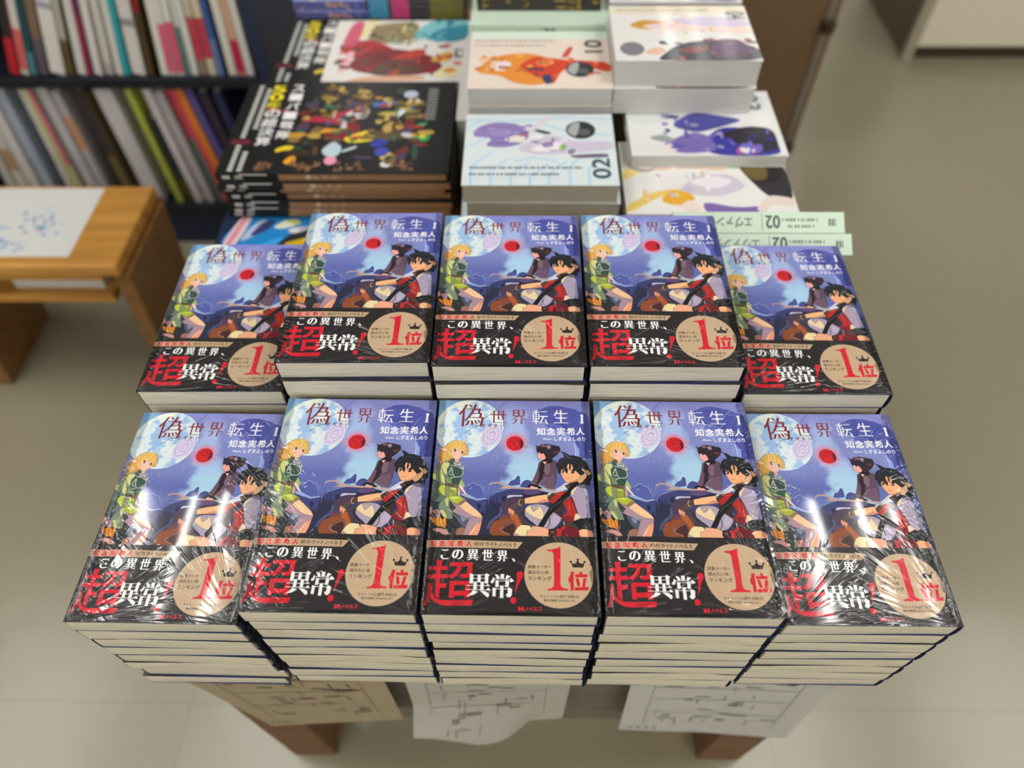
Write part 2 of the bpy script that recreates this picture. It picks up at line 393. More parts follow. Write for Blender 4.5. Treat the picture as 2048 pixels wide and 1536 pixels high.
('p','22242A',[1169,1101,1189,1107,1209,1114,1226,1126,1241,1137,1254,1140,1265,1142,1267,1102,1269,1062,1250,1067,1230,1070,1210,1064,1191,1061,1179,1079]),
('p','6A6470',[1176,1065,1200,1070,1223,1072,1233,1064,1241,1053,1236,1042,1229,1035,1206,1042,1183,1052,1178,1059]),
('p','22242A',[1197,1223,1239,1220,1276,1210,1288,1164,1287,1116,1249,1092,1207,1079,1184,1091,1170,1114,1181,1166]),
('p','CFA07A',[1163,1108,1178,1136,1205,1159,1231,1182,1246,1160,1239,1133,1204,1092,1184,1082]),
('p','DDB088',[1202,1222,1223,1212,1245,1185,1233,1172,1216,1196]),
('p','D8A880',[1235,1213,1262,1200,1282,1174,1258,1153,1239,1178]),
('l','8A5A48',0.3,[1178,1132,1198,1141,1218,1160]),
('p','F0AF82',[1040,1221,1050,1232,1063,1240,1078,1252,1095,1263,1111,1263,1127,1259,1146,1242,1166,1222,1183,1195,1197,1168,1196,1156,1190,1146,1179,1126,1165,1107,1147,1102,1130,1098,1117,1092,1106,1087,1092,1087,1078,1090,1068,1104,1058,1122,1050,1138,1043,1157,1040,1190]),
('p','D08A68',[1138,1100,1154,1109,1170,1118,1169,1109,1165,1100,1138,1092,1110,1084,1100,1084,1094,1086,1116,1093]),
('e','3E3220',105.46,119.01,1.11,1.46),
('e','3E3220',113.25,118.47,1.5,1.55),
('e','F2E8D8',104.87,119.27,0.36,0.55),
('e','F2E8D8',112.31,118.78,0.4,0.55),
('l','2A1E18',0.5,[1040,1200,1056,1205,1069,1196]),
('l','2A1E18',0.5,[1115,1195,1135,1202,1151,1193]),
('l','A05A40',0.35,[1074,1128,1093,1126,1109,1130]),
('p','23262E',[1021,1171,1029,1164,1041,1212,1052,1210,1064,1214,1081,1180,1088,1169,1095,1199,1104,1222,1114,1199,1120,1240,1132,1218,1141,1181,1156,1202,1174,1182,1195,1157,1204,1166,1219,1162,1231,1182,1208,1205,1205,1221,1236,1210,1270,1201,1262,1247,1241,1279,1207,1313,1227,1319,1185,1328,1140,1341,1114,1340,1072,1369,1036,1380,1058,1365,1074,1321,1048,1316,1026,1296,1005,1253,1002,1216,1017,1230,1012,1193]),
('p','F0AF82',[1095,1254,1101,1258,1108,1261,1106,1240,1104,1222,1100,1212,1097,1203,1093,1217,1090,1231,1092,1243]),
('p','F0AF82',[1120,1256,1126,1253,1132,1247,1136,1230,1138,1211,1132,1218,1127,1227,1123,1241]),
('l','4A5068',0.4,[1072,1304,1105,1319,1145,1310]),
('l','4A5068',0.4,[1040,1276,1060,1295]),
('p','1A1D20',[849,700,938,854,1000,921,1056,980,1112,1040,1148,1071,1171,1098,1178,1076,1119,1018,1102,968,1039,906,994,855,937,782,890,693]),
('l','5A6670',0.35,[945,837,961,867,1000,893,1092,957]),
('p','E8A888',[759,652,777,665,796,677,800,691,808,702,852,698,898,691,918,682,932,671,934,645,935,616,849,614,763,612,759,632]),
('p','EADAA4',[667,639,678,661,691,684,706,699,724,710,755,708,785,704,796,692,804,679,801,675,796,671,780,668,764,662,762,638,761,612,714,611,668,610,666,624]),
('l','6A4A48',0.25,[765,624,764,662,796,671,802,677,791,700]),
('p','B49AA8',[663,634,673,637,684,637,699,625,714,611,690,611,666,610,664,622]),
('p','3A2C2A',[934,671,960,674,986,676,991,658,993,641,986,631,974,624,953,626,929,628,931,649]),
('p','6A4A40',[947,663,960,664,973,665,974,654,974,643,962,642,950,640,948,652]),
('p','2B2F34',[-9,906,29,908,65,907,86,878,108,847,143,831,179,819,203,811,226,802,256,786,285,770,304,757,321,745,305,709,290,674,288,641,268,613,135,609,-17,609,-16,657,-15,712,-12,805]),
('p','4E5468',[207,796,231,791,254,786,272,780,289,774,305,762,317,749,310,730,300,710,289,694,279,678,267,688,255,699,242,716,230,736,218,765]),
('p','7F88A2',[243,779,254,778,266,776,278,765,288,753,283,741,276,730,266,734,256,740,249,759]),
('l','A8B4C8',0.5,[273,774,313,753]),
('p','9A6658',[223,669,240,679,260,684,275,682,290,678,284,646,279,613,249,613,219,612,220,642]),
('p','3A4A5C',[-9,906,8,911,25,915,48,914,69,907,73,875,74,838,46,837,20,838,11,851,4,867,-2,886]),
('p','B08A98',[22,821,30,828,40,834,53,836,66,835,78,823,88,809,91,790,92,771,78,768,64,767,53,778,43,792,32,806]),
('p','D9A090',[1,863,8,861,15,857,20,838,24,819,14,804,3,791,1,815,-1,837,0,851]),
('p','D98A32',[11,774,28,766,46,760,64,765,83,771,108,770,131,765,135,747,136,726,134,702,132,676,126,679,120,682,112,688,104,692,93,692,81,692,66,701,50,712,35,724,23,737,16,755]),
('l','7A4A28',0.5,[50,758,65,704]),
('l','7A4A28',0.5,[80,763,92,696]),
('l','7A4A28',0.5,[107,750,124,684]),
('p','3A2A28',[12,778,19,795,26,812,37,800,47,787,51,775,53,762,44,763,34,764,23,771]),
('p','22252C',[88,800,96,797,104,792,114,782,121,772,115,761,107,750,98,760,90,771,89,786]),
('p','C08A82',[38,671,60,674,83,676,102,674,121,669,138,659,153,648,158,636,162,624,143,623,124,623,109,634,92,645,69,649,47,653,41,662]),
('l','8E6C6E',2.2,[72,1280,46,1252,28,1224,9,1191]),
('l','D8D4DC',0.35,[11,1340,36,1387,47,1404]),
('p','7E8E76',[46,1254,58,1264,73,1271,91,1270,109,1267,123,1262,134,1256,134,1239,131,1219,126,1183,120,1146,114,1112,108,1080,105,1061,101,1045,85,1056,68,1066,54,1072,40,1077,27,1088,14,1099,7,1106,0,1115,-2,1138,-2,1162,10,1174,23,1185,33,1201,41,1218,43,1237]),
('p','CDD088',[57,1236,64,1247,74,1257,92,1261,110,1262,119,1258,126,1251,126,1236,125,1219,121,1193,117,1168,117,1157,118,1148,102,1157,88,1168,81,1184,74,1200,67,1204,62,1209,58,1222]),
('p','CDD088',[54,1145,54,1165,55,1186,59,1200,63,1213,70,1193,76,1172,82,1153,89,1134,99,1117,107,1100,106,1082,104,1062,89,1074,75,1087,66,1101,60,1116,56,1130]),
('p','D2D68E',[0,1162,13,1160,24,1154,26,1128,26,1099,13,1105,2,1113,0,1136]),
('p','A9BB70',[233,1111,243,1093,252,1076,260,1059,265,1045,261,1037,255,1030,247,1037,239,1044,228,1050,218,1057,213,1068,211,1079,221,1095]),
('p','4A6052',[102,1136,128,1130,155,1126,193,1128,234,1131,230,1114,226,1098,221,1079,214,1064,194,1065,170,1068,142,1067,115,1067,108,1075,104,1087,103,1111]),
('p','6E8A62',[107,1134,114,1139,122,1139,140,1114,157,1088,157,1076,155,1068,135,1067,115,1067,111,1101]),
('p','3C5049',[113,1209,124,1223,136,1232,142,1241,151,1246,178,1239,208,1229,229,1214,246,1197,248,1179,246,1161,242,1145,234,1131,205,1126,175,1124,159,1126,146,1130,132,1138,119,1150,114,1180]),
('p','345046',[153,1121,192,1122,230,1122,220,1096,210,1070,189,1072,170,1078,160,1098]),
('l','A3ADA6',1,[143,1237,200,1226,240,1195,244,1156,226,1129,174,1128,156,1169,149,1219]),
('l','A3ADA6',1,[157,1146,129,1155]),
('l','A3ADA6',1,[145,1214,128,1164]),
('l','A3ADA6',1,[174,1128,144,1110,150,1132]),
('p','61746A',[0,1108,31,1090,60,1073,80,1066,98,1060,76,1040,58,1020,65,1002,78,985,94,971,111,959,128,950,146,942,122,932,98,922,80,911,61,901,43,903,26,908,14,928,5,949,2,965,0,984,0,1018,0,1054,0,1082]),
('p','56675F',[3,1099,32,1083,57,1064,50,1034,42,1002,54,976,69,950,47,932,25,915,15,938,6,967,4,1030]),
('p','76846F',[81,903,98,925,116,944,130,946,144,944,148,922,152,899,161,871,170,840,178,800,186,758,165,758,145,758,131,763,117,772,97,800,78,830,71,850,68,868,72,885]),
('p','B9BE7C',[114,929,127,940,143,949,143,928,142,908,142,887,142,869,137,865,132,862,126,876,120,890,115,910]),
('p','BFC280',[80,830,95,832,109,830,124,806,138,780,138,770,135,761,123,767,111,776,96,801]),
('p','B7C23C',[102,1056,106,1055,108,1047,112,1003,115,953,103,960,91,968,78,982,66,998,59,1011,55,1024,63,1036,74,1047,88,1052]),
('p','7F8A6C',[107,1049,128,1044,150,1039,149,992,148,951,146,943,144,941,128,945,114,954,109,998]),
('p','8A9C3A',[148,1039,174,1036,200,1033,203,991,205,950,174,949,143,949,144,967,145,986,147,1012]),
('p','C3CC58',[150,1031,175,1027,197,1022,199,1015,198,1008,172,1013,150,1019,148,1025]),
('p','D8A878',[213,1040,223,1022,231,1004,232,986,230,970,226,959,221,950,216,969,212,987,212,1000,212,1013,213,1026]),
('p','5E4A3A',[104,1070,155,1066,207,1058,209,1030,157,1038,106,1050]),
('p','B08850',[181,1059,204,1056,206,1034,181,1038]),
('p','5E4A3A',[186,1053,200,1052,200,1039,186,1043]),
('p','E8D8CA',[218,1055,238,1053,254,1022,286,970,280,965,245,1005,219,1040]),
('p','3B4440',[150,908,178,878,206,849,192,832,179,816,169,834,159,852,154,879]),
('p','A98A98',[162,904,201,891,237,877,254,856,270,835,299,813,330,793,356,784,380,777,399,773,418,769,416,751,412,734,396,720,375,712,350,735,324,760,298,769,273,776,248,786,222,796,200,808,179,821,193,837,208,853,185,878]),
('p','F0C49A',[233,872,253,891,277,912,299,893,322,874,348,850,374,828,390,811,404,796,411,782,418,769,399,771,380,774,356,781,330,790,299,810,270,832,252,847,238,860,233,866]),
('p','A98A98',[320,762,361,765,409,767,413,750,413,734,394,724,372,712,355,689,340,663,331,636,320,614,296,612,269,613,279,638,287,662,292,683,296,703,305,723,313,741,314,752]),
('p','F2B48C',[382,725,361,696,340,667,325,640,311,614,327,612,342,614,354,637,366,663,383,687,396,709,391,718]),
('p','EB9C82',[411,746,410,725,408,705,405,689,402,672,393,642,382,614,360,612,337,614,352,638,366,663,379,688,390,713,401,730]),
('p','A9B336',[137,949,174,955,209,958,234,949,256,937,270,929,283,920,275,912,266,903,252,892,236,883,225,883,213,885,193,893,174,902,160,912,149,923,143,936]),
('p','C4CE50',[143,947,177,952,209,955,230,947,249,937,217,930,187,926,165,935]),
('p','8D7360',[284,922,278,907,237,872,184,890,213,884,263,924]),
('p','4C5A48',[121,1304,143,1305,163,1304,173,1291,179,1276,174,1264,166,1253,155,1248,143,1243,134,1257,125,1271,122,1287]),
('p','E9B4A2',[169,1299,186,1298,202,1298,201,1279,200,1260,186,1265,173,1272,170,1285]),
('p','B9BDC6',[161,1267,194,1266,224,1264,232,1250,236,1235,244,1228,250,1222,249,1210,246,1197,238,1202,229,1208,211,1219,192,1230,178,1237,167,1244,164,1255]),
('l','4A5A58',0.7,[174,1258,214,1254]),
('l','4A5A58',0.7,[183,1239,228,1222]),
('l','4A5A58',0.7,[222,1254,236,1217]),
('p','D9A85A',[73,1411,97,1440,128,1465,168,1477,218,1471,250,1449,267,1414,276,1366,273,1336,258,1331,234,1333,223,1318,196,1294,163,1299,133,1304,130,1276,119,1294,108,1262,100,1285,78,1252,72,1280,47,1242,48,1275,30,1265,34,1298,24,1330,39,1368,56,1392]),
('p','C4924C',[34,1330,42,1339,51,1345,57,1326,62,1307,62,1292,60,1277,52,1279,44,1284,38,1307]),
('p','F4C6B4',[132,1369,134,1387,138,1403,150,1410,164,1415,180,1409,198,1401,216,1393,233,1385,243,1378,252,1371,246,1358,239,1345,232,1333,223,1321,214,1309,204,1298,193,1293,182,1291,170,1298,158,1306,148,1318,139,1331,135,1350]),
('e','F2A8A0',16.08,133.91,1.37,0.94),
('e','46606A',16.32,137.68,1.05,1.42),
('e','F6F2EC',15.44,137.53,0.32,0.66),
('l','3A2C2A',0.5,[145,1386,161,1394,177,1385]),
('e','6A4A42',22.69,135.64,0.89,1.13),
('l','3A2C2A',0.5,[216,1365,228,1370,239,1363]),
('l','B06A60',0.3,[193,1315,203,1313]),
('p','EBC06A',[96,1433,128,1461,168,1476,218,1470,250,1446,266,1404,274,1362,265,1340,256,1371,249,1389,241,1371,230,1395,220,1366,211,1395,199,1370,189,1400,172,1414,153,1391,139,1374,137,1332,144,1304,122,1322,103,1355,97,1393]),
('l','B07C3A',0.3,[76,1388,55,1345,52,1284]),
('l','B07C3A',0.3,[90,1364,77,1322,76,1280]),
('l','B07C3A',0.3,[108,1346,101,1303,105,1275]),
('l','B07C3A',0.3,[125,1327,123,1294]),
('l','B07C3A',0.3,[64,1397,39,1349,34,1302]),
('l','B07C3A',0.3,[137,1455,116,1407,112,1369]),
('l','B07C3A',0.3,[177,1468,160,1422]),
('l','B07C3A',0.3,[237,1449,248,1399]),
('l','B07C3A',0.3,[255,1423,264,1366]),
('l','B07C3A',0.3,[121,1446,106,1402,107,1355]),
('l','B07C3A',0.3,[153,1460,132,1412,123,1355]),
('l','B07C3A',0.3,[194,1461,184,1413]),
('l','B07C3A',0.3,[223,1456,218,1394]),
('p','F6D2C2',[25,1410,38,1404,51,1399,65,1398,78,1397,89,1393,99,1387,98,1378,95,1368,82,1374,69,1380,56,1386,44,1392,34,1401]),
('l','8A6A3A',0.25,[232,1442,251,1464,252,1488]),
('l','8A6A3A',0.25,[251,1464,269,1478]),
('l','8A6A3A',0.25,[249,1459,234,1476]),
('x',),
('l','4A4650',0.42,[240,1550,594,1889]),
('t','7E2024','偽',17.34,161.82,39.14,184.88,0.012,-0.024),
('t','84282C','世',44.85,165.83,58.66,178.72,0.012,-0.026),
('t','84282C','界',62.36,164.69,75.74,179.44,0.012,-0.024),
('t','EEF0F6','転',80.55,164.91,93.92,179.4,0.008,-0.024),
('t','EEF0F6','生',98.73,166.12,111.27,179.61,0.012,-0.026),
('p','F4F4F6',[1223,1750,1242,1752,1240,1667,1246,1664,1246,1660,1212,1659,1212,1663,1219,1667,1222,1737,1213,1740,1214,1744]),
('t','5E3238','ぎ',37.69,161.21,40.6,164.68,0.035,0.03),
('t','5E3238','せ',42.88,161.27,45.99,164.75,0.035,0.03),
('t','5E3238','か',48.19,161.33,51.26,164.81,0.035,0.03),
('t','5E3238','い',53.67,161.4,56.65,164.87,0.035,0.03),
('t','FFFFFF','知',84.26,153.69,91.47,161.29,0.028,0.022),
('t','FFFFFF','念',92.79,153.79,99.92,161.4,0.028,0.022),
('t','FFFFFF','実',101.15,153.89,108.44,161.5,0.028,0.022),
('t','FFFFFF','希',109.68,153.99,116.8,161.6,0.028,0.022),
('t','FFFFFF','人',117.34,154.09,124.91,161.7,0.028,0.022),
('t','F0F2FA','Illust.',89.76,149.2,97.32,151.03,0.02,0.015),
('t','F2F4FA','しずまよしのり',98.96,148.26,124.92,152.28,0.02,0.02)
]
OBI = [
('p','B99F80',[-26,573,321,579,734,567,693,513,324,517,-21,520]),
('t','F4E8E0','知',2.53,51.86,8.08,57.64,0.055,0.045),
('t','F4E8E0','念',9.12,51.95,14.78,57.73,0.055,0.045),
('t','F4E8E0','実',15.82,52.04,21.74,57.82,0.055,0.045),
('t','F4E8E0','希',22.71,52.13,28.62,57.92,0.055,0.045),
('t','F4E8E0','人',29.52,52.22,35.24,58.01,0.055,0.045),
('t','CE1422','知',2.76,52.06,7.86,57.44,0.05,0.04),
('t','CE1422','念',9.35,52.15,14.56,57.53,0.05,0.04),
('t','CE1422','実',16.05,52.24,21.52,57.62,0.05,0.04),
('t','CE1422','希',22.93,52.33,28.4,57.71,0.05,0.04),
('t','CE1422','人',29.74,52.42,35.02,57.81,0.05,0.04),
('t','2A2420','初',36.52,53.29,39.98,56.48,0.022,0.02),
('t','2A2420','の',40.62,53.43,43.85,56.22,0.022,0.02),
('t','2A2420','ラ',44.71,53.32,47.8,56.19,0.022,0.02),
('t','2A2420','イ',48.43,53.21,51.22,56.16,0.022,0.02),
('t','2A2420','ト',52.26,53.18,54.19,56.13,0.022,0.02),
('t','2A2420','ノ',55.02,53.06,57.54,55.93,0.022,0.02),
('t','2A2420','ベ',58.1,53.11,61.63,55.66,0.022,0.02),
('t','2A2420','ル',62.19,52.92,65.34,55.95,0.022,0.02),
('t','2A2420','！',66.83,52.5,67.94,55.88,0.022,0.02),
('t','FAFAFA','こ',11.61,42.17,17.66,50.0,0.045,-0.008),
('t','FAFAFA','の',20.09,42.31,28.71,50.13,0.045,-0.008),
('t','FAFAFA','異',31.53,41.69,40.15,50.48,0.045,-0.008),
('t','FAFAFA','世',42.84,41.57,51.2,50.44,0.045,-0.008),
('t','FAFAFA','界',53.91,40.95,62.26,49.68,0.045,-0.008),
('p','F4F4F4',[650,435,657,435,665,434,671,428,677,422,677,416,676,411,672,410,667,410,664,414,661,420,656,428]),
('p','CB2030',[91,415,131,416,125,365,124,267,127,192,128,119,98,141,95,229,92,304,93,365]),
('p','CB2030',[36,364,173,369,174,339,37,335]),
('p','CB2030',[32,300,179,305,181,274,32,270]),
('p','CB2030',[116,231,174,235,176,202,119,199]),
('p','CB2030',[38,234,68,234,73,192,70,144,58,107,39,65,12,64,30,107,38,154,39,195]),
('p','CB2030',[67,169,96,126,140,108,204,108,377,112,362,71,185,67,135,75,91,100,64,129]),
('p','CB2030',[188,397,360,400,358,308,344,285,322,276,282,276,263,306,313,307,322,315,326,368,278,368,272,337,252,302,218,271,180,289,222,316,242,347,245,367,191,368]),
('p','CB2030',[197,253,346,255,347,224,198,222]),
('p','CB2030',[198,225,232,225,234,127,199,127]),
('p','CB2030',[314,226,347,227,352,129,315,128]),
('p','CB2030',[229,176,318,180,318,144,229,142]),
('l','2A1C1E',0.35,[219,70,236,104]),
('l','2A1C1E',0.35,[234,70,252,105]),
('l','2A1C1E',0.35,[250,70,268,105]),
('l','2A1C1E',0.35,[266,71,284,105]),
('l','2A1C1E',0.35,[282,71,300,105]),
('l','2A1C1E',0.35,[298,71,316,106]),
('p','F2F2F2',[344,313,353,311,370,305,370,237,344,236]),
('p','F2F2F2',[402,304,425,305,425,248,402,247]),
('p','F2F2F2',[457,307,467,316,491,300,481,290,481,237,457,238]),
('l','F2F2F2',0.35,[366,301,458,302]),
('l','F2F2F2',0.35,[368,275,460,277]),
('l','F2F2F2',0.35,[369,247,461,248]),
('p','F2F2F2',[374,250,398,250,398,190,374,189]),
('p','F2F2F2',[426,250,450,251,449,190,425,190]),
('l','F2F2F2',0.4,[325,221,494,219]),
('p','F2F2F2',[465,219,479,234,497,217]),
('l','F2F2F2',0.4,[320,191,502,187]),
('p','F2F2F2',[468,186,484,207,503,184]),
('p','F2F2F2',[374,185,391,180,410,174,395,162,379,151,353,145,326,139,340,149,354,159,363,173]),
('p','F2F2F2',[422,182,439,182,456,180,473,172,487,162,491,152,491,142,486,137,479,132,473,138,464,146,444,163]),
('p','F2F2F2',[572,311,598,311,597,276,571,276]),
('p','F2F2F2',[529,309,541,307,552,304,559,296,563,288,563,280,561,272,554,273,546,276,538,291]),
('p','F2F2F2',[614,296,618,304,646,294,625,277,607,275]),
('l','F2F2F2',0.4,[521,274,640,270]),
('p','F2F2F2',[517,286,523,282,527,276,526,262,522,248,515,242,508,238,502,246,497,253,504,259,510,265,514,275]),
('p','F2F2F2',[637,257,649,282,673,258,648,249]),
('p','F2F2F2',[536,263,559,261,558,211,535,210]),
('p','F2F2F2',[610,262,618,266,637,257,631,212,609,211]),
('l','F2F2F2',0.35,[554,257,611,258]),
('l','F2F2F2',0.35,[555,220,612,221]),
('p','F2F2F2',[516,207,540,202,538,140,516,142]),
('p','F2F2F2',[571,219,595,219,595,129,571,130]),
('p','F2F2F2',[627,204,636,210,660,195,655,148,639,134,625,137,612,158,626,161]),
('l','F2F2F2',0.4,[538,198,631,196]),
('p','CB2030',[691,315,694,323,699,329,708,332,717,334,725,332,732,327,736,320,738,312,736,301,732,289,724,275,714,255,697,209,678,158,684,199,689,236,691,256,692,274,692,295]),
('e','CB2030',66.79,11.14,2.19,2.39),
('e','BFA486',100.26,31.33,25.55,25.55),
('p','CB2030',[921,510,959,512,993,522,1020,536,1014,241,1020,219,1040,208,1067,205,1067,192,918,190,920,203,947,208,963,222,967,278,966,469,955,493,921,497]),
('p','2A2420',[1098,411,1114,397,1132,405,1142,423,1150,423,1158,406,1176,398,1197,412,1186,369,1107,370]),
('e','2A2420',109.45,41.44,0.84,0.93),
('e','2A2420',114.74,43.18,0.84,0.93),
('e','2A2420',119.74,41.39,0.84,0.93),
('p','CB2030',[1092,337,1118,337,1112,302,1110,192,1086,191,1086,249,1078,249,1071,279,1086,306]),
('p','CB2030',[1156,338,1178,338,1177,316,1155,315]),
('p','CB2030',[1122,317,1216,319,1214,293,1123,292]),
('p','CB2030',[1126,285,1149,288,1159,227,1137,223]),
('p','CB2030',[1182,286,1206,286,1193,218,1170,217]),
('p','CB2030',[1115,217,1219,222,1218,195,1118,192]),
('t','2A2420','読書メーター',77.42,35.71,94.6,38.61,0.02,0.015),
('t','2A2420','読みたい本',77.43,31.29,92.79,34.32,0.02,0.015),
('t','2A2420','ランキング',77.45,26.27,94.82,29.94,0.02,0.015),
('t','2A2420','ライトノベル部門 月間1位',86.16,13.35,114.54,15.79,0.018,0.016),
('t','2A2420','集計期間 2026/5/2-6/1',88.9,10.68,111.77,12.59,0.018,0.016),
('p','D22434',[700,69,716,65,725,55,734,65,748,70,743,62,746,36,732,35,733,48,725,40,718,48,718,35,704,35,706,60]),
('t','D22434','ノ',75.15,3.57,77.61,6.53,0.02,0.02),
('t','D22434','ベ',78.13,3.62,81.12,6.58,0.02,0.02),
('t','D22434','ル',81.47,3.67,84.28,6.62,0.02,0.02),
('t','D22434','ス',84.81,3.71,87.62,6.67,0.02,0.02)
]

BW, BH, BT = 0.130, 0.189, 0.0208          # paperback: width, height, pitch in a stack
m_art = printed('cover_print', 0.5, spec=0.1); film_nodes(m_art, BW, BH, 0.85); M_ART = m_art.mat
m_obi = printed('band_print', 0.5, spec=0.1); film_nodes(m_obi, BW, BH, 0.85); M_OBI = m_obi.mat
M_PRINT = printed('print', 0.5, 0.12, 0.25).mat
M_MATTE = printed('matte_print', 0.7, 0.0, 0.3, 0.2).mat
M_GLOSS = printed('gloss_print', 0.45, 0.18, 0.09).mat

def pages_material(name, c0, c1, film):
    n = NT(name)
    tc = n.node('ShaderNodeTexCoord'); sx = n.node('ShaderNodeSeparateXYZ'); n.put(sx.inputs[0], tc.outputs['Object'])
    rnd = n.math('MULTIPLY', n.node('ShaderNodeObjectInfo').outputs['Random'], 31.0)
    v = n.noise(n.comb(n.math('MULTIPLY', sx.outputs[0], 14), n.math('MULTIPLY', sx.outputs[1], 14), n.math('MULTIPLY', sx.outputs[2], 900)), 1.0, 3.0, rnd)
    n.put(n.b.inputs['Base Color'], n.ramp(v, [(0.3, c0), (0.5, c1), (0.75, c0)]))
    n.b.inputs['Roughness'].default_value = 0.75; n.b.inputs['Specular IOR Level'].default_value = 0.2
    if film: film_nodes(n, BW, BH, 0.55, 1.0, side=True)
    return n.mat
M_PAGES = pages_material('cream_pages', 'C0B8A2', 'E4DECA', True)
M_GREYPAGES = pages_material('grey_pages', 'A29A8C', 'BAB4A6', False)
M_PALEPAGES = pages_material('pale_pages', 'B6B6B2', 'CCCCC8', False)

def wood_material(name, stops, scale=1.0, rough=0.45):
    n = NT(name)
    tc = n.node('ShaderNodeTexCoord'); mp = n.node('ShaderNodeMapping'); n.put(mp.inputs[0], tc.outputs['Object'])
    mp.inputs['Scale'].default_value = (3 * scale, 40 * scale, 40 * scale)
    v = n.noise(mp.outputs[0], 1.0, 4.0)
    n.put(n.b.inputs['Base Color'], n.ramp(v, stops))
    n.b.inputs['Roughness'].default_value = rough
    return n.mat
M_WOOD = wood_material('golden_wood', [(0.25, '9A6A2C'), (0.5, 'B98438'), (0.8, 'CB9848')])
M_WOODV = wood_material('table_wood', [(0.25, '8A5E30'), (0.5, 'A4743E'), (0.8, 'B8874C')])
M_WOOD_SHADED = wood_material('shaded_golden_wood', [(0.25, '6A4820'), (0.5, '80592A'), (0.8, '8E6532')])  # golden wood darkened: the shade on the bench sides is in the colour
M_LEG = wood_material('shaded_leg_wood', [(0.25, '5A4028'), (0.5, '6B4C2E'), (0.8, '785636')], 1.0, 0.6)  # leg wood darker than the tabletop, with the shade under it painted in
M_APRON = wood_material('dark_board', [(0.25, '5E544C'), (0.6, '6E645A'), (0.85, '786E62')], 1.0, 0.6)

# ---------------------------------------------------------------- the room
n = NT('vinyl_floor')
tc = n.node('ShaderNodeTexCoord'); mp = n.node('ShaderNodeMapping'); n.put(mp.inputs[0], tc.outputs['Object'])
mp.inputs['Location'].default_value = (0.515, -0.10, 0)
br = n.node('ShaderNodeTexBrick'); n.put(br.inputs['Vector'], mp.outputs[0])
br.offset = 0.0; br.squash = 1.0
br.inputs['Color1'].default_value = lin('938C76'); br.inputs['Color2'].default_value = lin('968F79'); br.inputs['Mortar'].default_value = lin('8D8670')
br.inputs['Scale'].default_value = 1.0; br.inputs['Mortar Size'].default_value = 0.0025; br.inputs['Mortar Smooth'].default_value = 0.3
br.inputs['Brick Width'].default_value = 0.9; br.inputs['Row Height'].default_value = 0.9
v = n.noise(tc.outputs['Object'], 3.0, 4.0)
n.put(n.b.inputs['Base Color'], n.mix(n.math('MULTIPLY', v, 0.35), br.outputs[0], lin('867F6A')))
n.b.inputs['Roughness'].default_value = 0.25; n.b.inputs['Specular IOR Level'].default_value = 0.62
bp = n.node('ShaderNodeBump'); bp.inputs['Strength'].default_value = 0.12; bp.inputs['Distance'].default_value = 0.01
n.put(bp.inputs['Height'], n.noise(tc.outputs['Object'], 9.0, 2.0)); n.put(n.b.inputs['Normal'], bp.outputs[0])
M_FLOOR = n.mat
M_WALL = plain('wall_paint', 'D8D4C8', 0.85)
M_CEIL = plain('ceiling_paint', 'B4B2AC', 0.9)
RX0, RX1, RY0, RY1 = -5.0, 5.0, -4.6, 6.0
def slab(name, b, mat):
    return tag(MB().box(*b).build(name, mat), kind='structure')
slab('floor', (RX0, RY0, -0.1, RX1, RY1, 0), M_FLOOR)
slab('ceiling', (RX0, RY0, CEIL, RX1, RY1, CEIL + 0.1), M_CEIL)
slab('wall_left', (RX0 - 0.1, RY0, 0, RX0, RY1, CEIL), M_WALL)
slab('wall_right', (RX1, RY0, 0, RX1 + 0.1, RY1, CEIL), M_WALL)
slab('wall_back', (RX0, RY1, 0, RX1, RY1 + 0.1, CEIL), M_WALL)
slab('wall_front', (RX0, RY0 - 0.1, 0, RX1, RY0, CEIL), M_WALL)

M_ENAMEL = plain('white_enamel', 'E8E8E4', 0.4)
n = NT('lamp_glow'); n.b.inputs['Base Color'].default_value = (1, 1, 1, 1)
n.b.inputs['Emission Color'].default_value = (1, 0.98, 0.95, 1); n.b.inputs['Emission Strength'].default_value = 12.0
M_TUBE = n.mat
t = empty('ceiling_light', (FIX_X[0], FIX_Y[0], CEIL - F))
MB().box(-0.31, -0.64, -0.03, 0.31, 0.64, 0).build('housing', M_ENAMEL, t, 0.004)
for s in TUBES:
    MB().cyl((s, -0.6, -0.045), (s, 0.6, -0.045), 0.013).build('fluorescent_tube', M_TUBE, t)
lights = [t] + [dup(t) for _ in range(15)]
for i, (fx, fy) in enumerate((x, y) for x in FIX_X for y in FIX_Y):
    lights[i].location = (fx, fy, CEIL)
    tag(lights[i], 'white four-tube fluorescent ceiling fixture above the shop floor', 'ceiling light', 'fluorescent ceiling fixtures')

